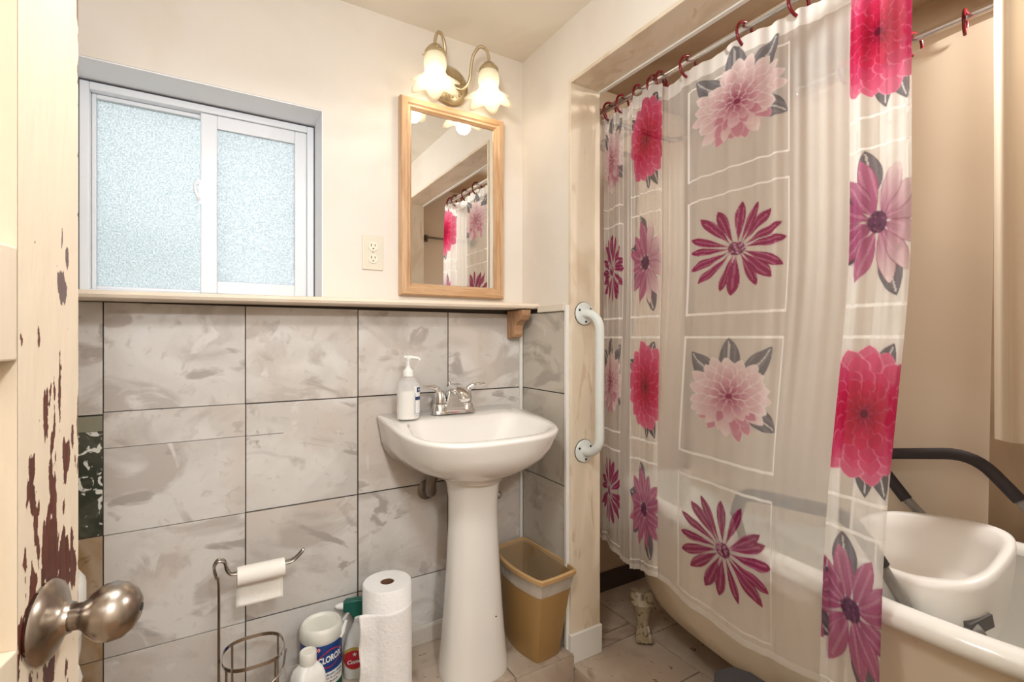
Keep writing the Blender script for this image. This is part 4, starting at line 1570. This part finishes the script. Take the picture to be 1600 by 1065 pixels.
def petal(cx, cy, ang, r0, r1, wid, c_in, c_out, c_edge, edge=.75, opa=.86, pw=.75, streak=0.0, cstreak=None, tipw=1.0):
    sl = window_slice(cx, cy, r1 + .01)
    u = SS[sl] - cx
    v = -(TT[sl] - cy)
    ca, sa = math.cos(ang), math.sin(ang)
    p = u * ca + v * sa
    q = -u * sa + v * ca
    t = (p - r0) / (r1 - r0)
    tc = np.clip(t, 0, 1)
    w = wid * np.sin(PI * np.clip(tc ** pw, 0, 1)) ** .8 + 1e-6
    aa = np.clip((w - np.abs(q)) / .0022 + .5, 0, 1) * (t > 0) * (t < 1)
    e = np.abs(q) / w
    c = np.asarray(c_in, np.float32) * (1 - tc[..., None]) + np.asarray(c_out, np.float32) * tc[..., None]
    if streak:
        st = (np.sin(q / wid * 7 + ang * 3) > .55) * (tc < .85) * streak
        c = c * (1 - st[..., None]) + np.asarray(cstreak, np.float32) * st[..., None]
    em = np.clip((e - edge) / (1 - edge), 0, 1)[..., None]
    c = c * (1 - em) + np.asarray(c_edge, np.float32) * em
    blend(aa, c, opa, sl)


def leaf(cx, cy, ang, r0, r1, wid, col=lin(116, 116, 122)):
    petal(cx, cy, ang, r0, r1, wid, col, [x * 1.15 for x in col], [x * .8 for x in col], .8, .82, .9, .35, [min(1, x * 1.9) for x in col])
    sl = window_slice(cx, cy, r1)
    u = SS[sl] - cx
    v = -(TT[sl] - cy)
    p = u * math.cos(ang) + v * math.sin(ang)
    q = -u * math.sin(ang) + v * math.cos(ang)
    blend(((np.abs(q) < .0023) & (p > r0) & (p < r1 * .95)).astype(np.float32), lin(200, 200, 200), .8, sl)


def disc_(cx, cy, r, col, opa=.9):
    sl = window_slice(cx, cy, r + .01)
    d = np.hypot(SS[sl] - cx, TT[sl] - cy)
    blend(np.clip((r - d) / .003 + .5, 0, 1), col, opa, sl)


R_ = random.Random(11)


def pink_dahlia(cx, cy):
    for a, r1 in ((2.30, .165), (1.62, .165), (.95, .175), (-.55, .150)):
        leaf(cx, cy, a, .05, r1, .028)
    disc_(cx, cy, .060, lin(196, 130, 148))
    for (n, r1, wd, cin, cout) in ((19, .118, .017, lin(196, 132, 148), lin(240, 226, 224)), (17, .100, .016, lin(190, 116, 136), lin(238, 218, 218)),
                                   (14, .078, .014, lin(180, 98, 122), lin(232, 204, 208)), (11, .056, .012, lin(168, 80, 108), lin(222, 180, 190)), (8, .034, .009, lin(150, 64, 96), lin(206, 146, 164))):
        ph = R_.random() * 6
        for k in range(n):
            a = ph + 2 * PI * k / n + R_.uniform(-.08, .08)
            rr1 = r1 * R_.uniform(.88, 1.08)
            low = -math.sin(a) > .55
            co = lin(206, 148, 164) if low and R_.random() < .5 else cout
            petal(cx, cy, a, r1 * .2, rr1, wd, cin, co, lin(246, 236, 234) if not low else lin(230, 196, 204), .72, .88, 1.6)
    disc_(cx, cy, .008, lin(140, 60, 90))


def red_dahlia(cx, cy):
    for a, r1 in ((-1.15, .185), (-1.45, .175), (2.6, .17), (1.2, .165)):
        leaf(cx, cy, a, .08, r1, .026, lin(86, 86, 94))
    disc_(cx, cy, .075, lin(160, 26, 66))
    for (n, r1, wd, cin, cout, ce) in ((15, .150, .030, lin(184, 56, 94), lin(216, 108, 142), lin(238, 160, 184)), (14, .128, .028, lin(178, 44, 84), lin(214, 84, 126), lin(236, 150, 178)),
                                       (13, .102, .024, lin(170, 34, 72), lin(208, 64, 110), lin(232, 130, 164)), (12, .078, .019, lin(150, 18, 54), lin(204, 42, 88), lin(226, 110, 146)),
                                       (11, .056, .014, lin(130, 14, 46), lin(200, 34, 78), lin(214, 84, 124)), (9, .036, .010, lin(110, 12, 40), lin(190, 28, 70), lin(196, 60, 100))):
        ph = R_.random() * 6
        for k in range(n):
            a = ph + 2 * PI * k / n + R_.uniform(-.06, .06)
            petal(cx, cy, a, r1 * .25, r1 * R_.uniform(.94, 1.05), wd * 1.12, cin, cout, ce, .82, .90, 2.0)
    disc_(cx, cy, .010, lin(96, 16, 44))


def magenta_daisy(cx, cy):
    n = 16
    for k in range(n):
        a = PI / 2 + 2 * PI * k / n + R_.uniform(-.10, .10)
        petal(cx, cy, a, .012, .134 * R_.uniform(.92, 1.06), .0145 * R_.uniform(.8, 1.1), lin(150, 54, 100), lin(146, 48, 90), lin(122, 30, 72), .86, .90, 1.7, .5, lin(196, 120, 156))
    disc_(cx, cy, .020, lin(134, 70, 104))
    for k in range(26):
        a = R_.random() * 6.3
        r = .021 * R_.random() ** .5
        disc_(cx + r * math.cos(a), cy + r * math.sin(a), .0024, lin(206, 160, 184) if k % 3 else lin(92, 40, 70))


def purple_daisy(cx, cy, dark=False):
    for a, r1 in ((2.75, .145), (1.75, .165), (-1.25, .175), (-2.5, .14)):
        leaf(cx, cy, a, .06, r1, .032, lin(98, 94, 104))
    n = 12
    for k in range(n):
        a = .2 + 2 * PI * k / n + R_.uniform(-.1, .1)
        r1 = .140 * R_.uniform(.9, 1.08)
        pale = math.cos(a) > .1 and not dark
        cin = lin(160, 84, 122)
        cout = lin(232, 214, 212) if pale else lin(186, 112, 146)
        petal(cx, cy, a, .016, r1, .024, cin, cout, lin(150, 76, 110), .84, .90, 1.2, .35, lin(214, 168, 188))
    disc_(cx, cy, .025, lin(92, 48, 84))
    for k in range(30):
        a = R_.random() * 6.3
        r = .026 * R_.random() ** .5
        disc_(cx + r * math.cos(a), cy + r * math.sin(a), .0026, lin(70, 36, 66) if k % 2 else lin(126, 74, 110))


def line_rect(x0, x1, y0, y1, w=.0062):
    for (a, b, c, d) in ((x0, x1, y0, y0 + w), (x0, x1, y1 - w, y1), (x0, x0 + w, y0, y1), (x1 - w, x1, y0, y1)):
        m = (SS >= a) & (SS <= b) & (TT >= c) & (TT <= d)
        sl = (slice(0, NT), slice(0, NS))
        COLR[m] = np.array(lin(252, 250, 246), np.float32)
        OPA[m] = .93


colc = [.225, .665, 1.125, 1.585]
pitch = .420
for ci, cx in enumerate(colc):
    for r in range(4):
        cy = .178 + pitch * r
        h0, h1 = cy - .170, cy + .186
        line_rect(cx - .150, cx + .130, max(.07, h0), min(CLEN - .012, h1))
for ci, cx in enumerate(colc):
    for r in range(4):
        cy = .178 + pitch * r
        if ci % 2 == 0:
            (pink_dahlia if r % 2 == 0 else magenta_daisy)(cx - .005, cy)
        else:
            if r % 2 == 0:
                red_dahlia(cx - .005, cy)
            else:
                purple_daisy(cx - .005, cy, r == 3)
# header band and hem are double cloth
OPA[TT < .045] = np.maximum(OPA[TT < .045], .80)
OPA[TT > CLEN - .018] = np.maximum(OPA[TT > CLEN - .018], .66)
OPA[:, :6] = .85
OPA[:, -6:] = .85

# plan position of the cloth: (cloth s, picture column it was measured at, depth x)
knots = [(0.00, 934, 1.330), (.08, 944, 1.275), (.16, 950, 1.300), (.225, 957, 1.285), (.30, 968, 1.265), (.37, 976, 1.300), (.44, 984, 1.275), (.52, 987, 1.245), (.60, 996, 1.250), (.665, 1010, 1.240),
         (.74, 1028, 1.245), (.775, 1036, 1.258), (.81, 1031, 1.285), (.86, 1040, 1.300), (.94, 1062, 1.290), (1.02, 1090, 1.272), (1.125, 1155, 1.268), (1.22, 1217, 1.272),
         (1.29, 1252, 1.295), (1.37, 1298, 1.292), (1.42, 1335, 1.300), (1.455, 1352, 1.290), (1.475, 1334, 1.262), (1.50, 1321, 1.246), (1.545, 1348, 1.240), (1.60, 1385, 1.248), (1.645, 1412, 1.240), (1.675, 1430, 1.250), (1.70, 1424, 1.278), (1.76, 1395, 1.300), (1.80, 1372, 1.305)]


def u2y(u, x):
    k = (u - 800) / 762.0
    sy, cy = math.sin(YAW), math.cos(YAW)
    return (x * cy - k * x * sy) / (sy + k * cy)


ks = np.array([k[0] for k in knots])
kx_ = np.array([k[2] for k in knots])
ky_ = np.array([u2y(k[1], k[2]) for k in knots])


def smooth_interp(kk, vv, width=9):
    d = np.interp(S, kk, vv)
    pad = width * 3
    e = np.concatenate([np.full(pad, d[0]), d, np.full(pad, d[-1])])
    g = np.exp(-.5 * (np.arange(-pad, pad + 1) / width) ** 2)
    g /= g.sum()
    return np.convolve(e, g, 'same')[pad:-pad]


px_s, py_s = smooth_interp(ks, kx_, 7), smooth_interp(ks, ky_, 7)
fine = .0035 * np.sin(S * 96 + 1.2 * np.sin(S * 21)) + .0025 * np.sin(S * 173 + 2)
px_s = px_s + fine
rimx = TX - (.332 - (np.clip(py_s, .0, 1.45) - TY) * .112)
endc = np.clip((py_s - 1.20) / .3, 0, 1)
rimx = rimx + .10 * endc ** 2 * 0
botx = np.minimum(rimx - .026 + (px_s - 1.27) * .30, px_s - .004)
Zc = 1.962 - T
wgt = np.clip((1.42 - Zc) / (1.42 - .58), 0, 1)
wgt = wgt * wgt * (3 - 2 * wgt)
top = np.clip((Zc - 1.75) / .21, 0, 1)
XX = px_s[None, :] * (1 - wgt[:, None]) + botx[None, :] * wgt[:, None]
XX = XX * (1 - .5 * top[:, None]) + (1.279 + (px_s[None, :] - 1.27) * .6) * .5 * top[:, None]
YY = np.repeat(py_s[None, :], NT, 0)
# lower part drifts and relaxes a little
low = np.clip((1.25 - Zc) / .9, 0, 1)
flap = np.clip((S - 1.455) / .04, 0, 1)
YY = YY + low[:, None] * (.004 * np.sin(S * 30))[None, :] + (low[:, None] ** 1.2) * .022 * flap[None, :]
XX = XX + (low[:, None] * .005 * np.sin(S * 41 + 1)[None, :])
scal = -.010 * (.5 - .5 * np.cos(2 * PI * (S - .045) / .155))
ZZ = Zc[:, None] + scal[None, :] * np.clip(1 - T / .25, 0, 1)[:, None]
hemw = .014 * np.sin(S * 9 + .8) + .02 * (S / CW - .5) * -1
ZZ = ZZ + hemw[None, :] * np.clip((T - 1.2) / .45, 0, 1)[:, None]

cur = thing('shower_curtain', 'sheer white shower curtain printed with red and pink flowers', 'curtain', (RX0, 1.0, .31))
co = np.stack([XX - RX0, YY - 1.0, ZZ - .31], -1).reshape(-1, 3).astype(np.float32)
idx = np.arange(NT * NS).reshape(NT, NS)
quads = np.stack([idx[:-1, :-1], idx[1:, :-1], idx[1:, 1:], idx[:-1, 1:]], -1).reshape(-1, 4).astype(np.int32)
me = bpy.data.meshes.new('curtain_cloth')
me.vertices.add(len(co))
me.vertices.foreach_set('co', co.ravel())
me.loops.add(quads.size)
me.loops.foreach_set('vertex_index', quads.ravel())
me.polygons.add(len(quads))
me.polygons.foreach_set('loop_start', np.arange(0, quads.size, 4, dtype=np.int32))
me.polygons.foreach_set('use_smooth', np.ones(len(quads), dtype=bool))
me.update(calc_edges=True)
ca_ = me.color_attributes.new('print', 'FLOAT_COLOR', 'POINT')
ca_.data.foreach_set('color', np.concatenate([COLR.reshape(-1, 3), np.ones((NT * NS, 1), np.float32)], 1).astype(np.float32).ravel())
oa = me.attributes.new('opacity', 'FLOAT', 'POINT')
oa.data.foreach_set('value', OPA.reshape(-1).astype(np.float32))
me.materials.append(M['sheer'])
clo = bpy.data.objects.new('cloth', me)
COL.objects.link(clo)
clo.parent = cur


def ring_mesh(name, parent, x, y, z, yawr, R=.033, r=.0044, m='red_ring'):
    b = MB()
    pts = []
    for k in range(28):
        a = math.radians(-62 + 320 * k / 27)
        pts.append((x + R * math.cos(a) * math.cos(yawr), y + R * math.cos(a) * math.sin(yawr), z + R * 1.05 * math.sin(a)))
    b.tube(pts, r, 10)
    return b.build(name, m, parent)


for k in range(12):
    s = .045 + .155 * k
    if s > CW:
        break
    y = float(np.interp(s, S, py_s))
    x = float(np.interp(s, S, XX[0]))
    ring_mesh('curtain_ring', cur, RX0 + .002, y, RZ - .016, random.uniform(-.35, .35))

# ------------------------------------------------------------------ vinyl liners on the far rod


def liner(name, label, path, ztop, zbot, m, amp, freq, n=160, nz=40, seed=0, lean=0.0):
    t = thing(name, label, 'curtain liner', path[0] + (ztop,))
    P = [Vector((p[0], p[1], 0)) for p in path]
    seg = [0]
    for i in range(1, len(P)):
        seg.append(seg[-1] + (P[i] - P[i - 1]).length)
    rows = []
    for j in range(nz):
        f = j / (nz - 1)
        z = ztop + (zbot - ztop) * f
        row = []
        for i in range(n):
            d = seg[-1] * i / (n - 1)
            k = 0
            while k < len(seg) - 2 and d > seg[k + 1]:
                k += 1
            u = (d - seg[k]) / (seg[k + 1] - seg[k])
            p = P[k].lerp(P[k + 1], u)
            tg = (P[k + 1] - P[k]).normalized()
            nr = Vector((-tg.y, tg.x, 0))
            w = amp * (.35 + .65 * f) * (math.sin(d * freq + seed) + .5 * math.sin(d * freq * 2.3 + 1.3 + seed) + .35 * mnoise.noise((d * 6, z * 1.5, seed)))
            q = p + nr * w + Vector((-lean * f, 0, 0))
            row.append((q.x, q.y, z + (.02 * math.sin(d * 11 + seed) if j == nz - 1 else 0)))
        rows.append(row)
    MB().loft(rows, False, False, False).build('vinyl_sheet', m, t, ang=180)
    return t


l1 = liner('shower_liner', 'tan vinyl liner hanging from the back rod of the tub', [(RX1 + .004, 1.38), (RX1 + .012, .72), (RX1 + .004, .44)], RZ - .030, .475, 'liner', .010, 17, seed=1, lean=.075)
for y in (1.34, 1.16, .98, .80, .62, .505):
    ring_mesh('liner_ring', l1, RX1 + .002, y, RZ - .016, random.uniform(-.3, .3))
l2 = liner('shower_liner', 'paler vinyl liner bunched at the near end of the tub', [(1.588, .404), (1.655, .396), (1.705, .372), (1.68, .330)], RZ - .016, .865, 'liner2', .006, 40, n=90, seed=3)

# ------------------------------------------------------------------ fill lamps added out of view
def fill_lamp(name, label, x, y, z, watts, col, drop):
    t = thing(name, label, 'lamp', (x, y, z))
    MB().lathe([(.055, 0), (.055, -.012), (.02, -.020), (.008, -.024), (.008, -drop + .02)], (x, y, z), 28).build('lamp_stem', 'brass', t)
    zd = z - drop
    MB().lathe([(.010, .03), (.13, .010), (.135, 0), (.12, -.010)], (x, y, zd), 36).build('lamp_base', 'white_plastic', t)
    MB().lathe([(.118, -.010), (.115, -.033), (.095, -.056), (.06, -.072), (.02, -.078), (.004, -.079)], (x, y, zd), 36).build('opal_dome', 'fill_dome', t)
    point_light(name + '_light', (x, y, zd - .18), watts, col, .10)


fill_lamp('room_fill_lamp', 'added opal fill lamp hanging unseen in front of the doorway', .10, .50, ZC, 23, (.95, .98, 1.0), .22)  # added to light walls and ceiling evenly
fill_lamp('hall_fill_lamp', 'added opal fill lamp hanging unseen in the hallway', .10, -1.15, 2.36, 85, (.95, .98, 1.0), .12)  # added for soft frontal fill through the doorway

# spotlight added out of view to brighten the alcove and backlight the curtain
spt_ = thing('alcove_fill_spotlight', 'added white fill spotlight, unseen above the near end of the bathtub', 'lamp', (1.92, .0, ZC))
MB().lathe([(.05, 0), (.05, -.012), (.015, -.016), (.012, -.05)], (1.92, .0, ZC), 28).build('lamp_base', 'white_plastic', spt_)
hd_ = MB().lathe([(.03, .04), (.036, .0), (.04, -.055), (.034, -.055), (.03, -.02), (.002, -.015)], (0, 0, 0), 28, cap1=False)
hd_.rot((0, 0, 0), math.radians(38), 'x')
hd_.v = [(x + 1.91, y + .02, z + ZC - .075) for (x, y, z) in hd_.v]
hd_.build('lamp_head', 'white_plastic', spt_)
ld = bpy.data.lights.new('alcove_fill_spot', 'SPOT')
ld.energy = 75
ld.color = (1.0, .97, .92)
ld.spot_size = math.radians(125)
ld.spot_blend = .6
ld.shadow_soft_size = .04
lo_ = bpy.data.objects.new('alcove_fill_spot', ld)
lo_.location = (1.90, .07, ZC - .13)
lo_.rotation_euler = (math.radians(50), 0, math.radians(24))
COL.objects.link(lo_)
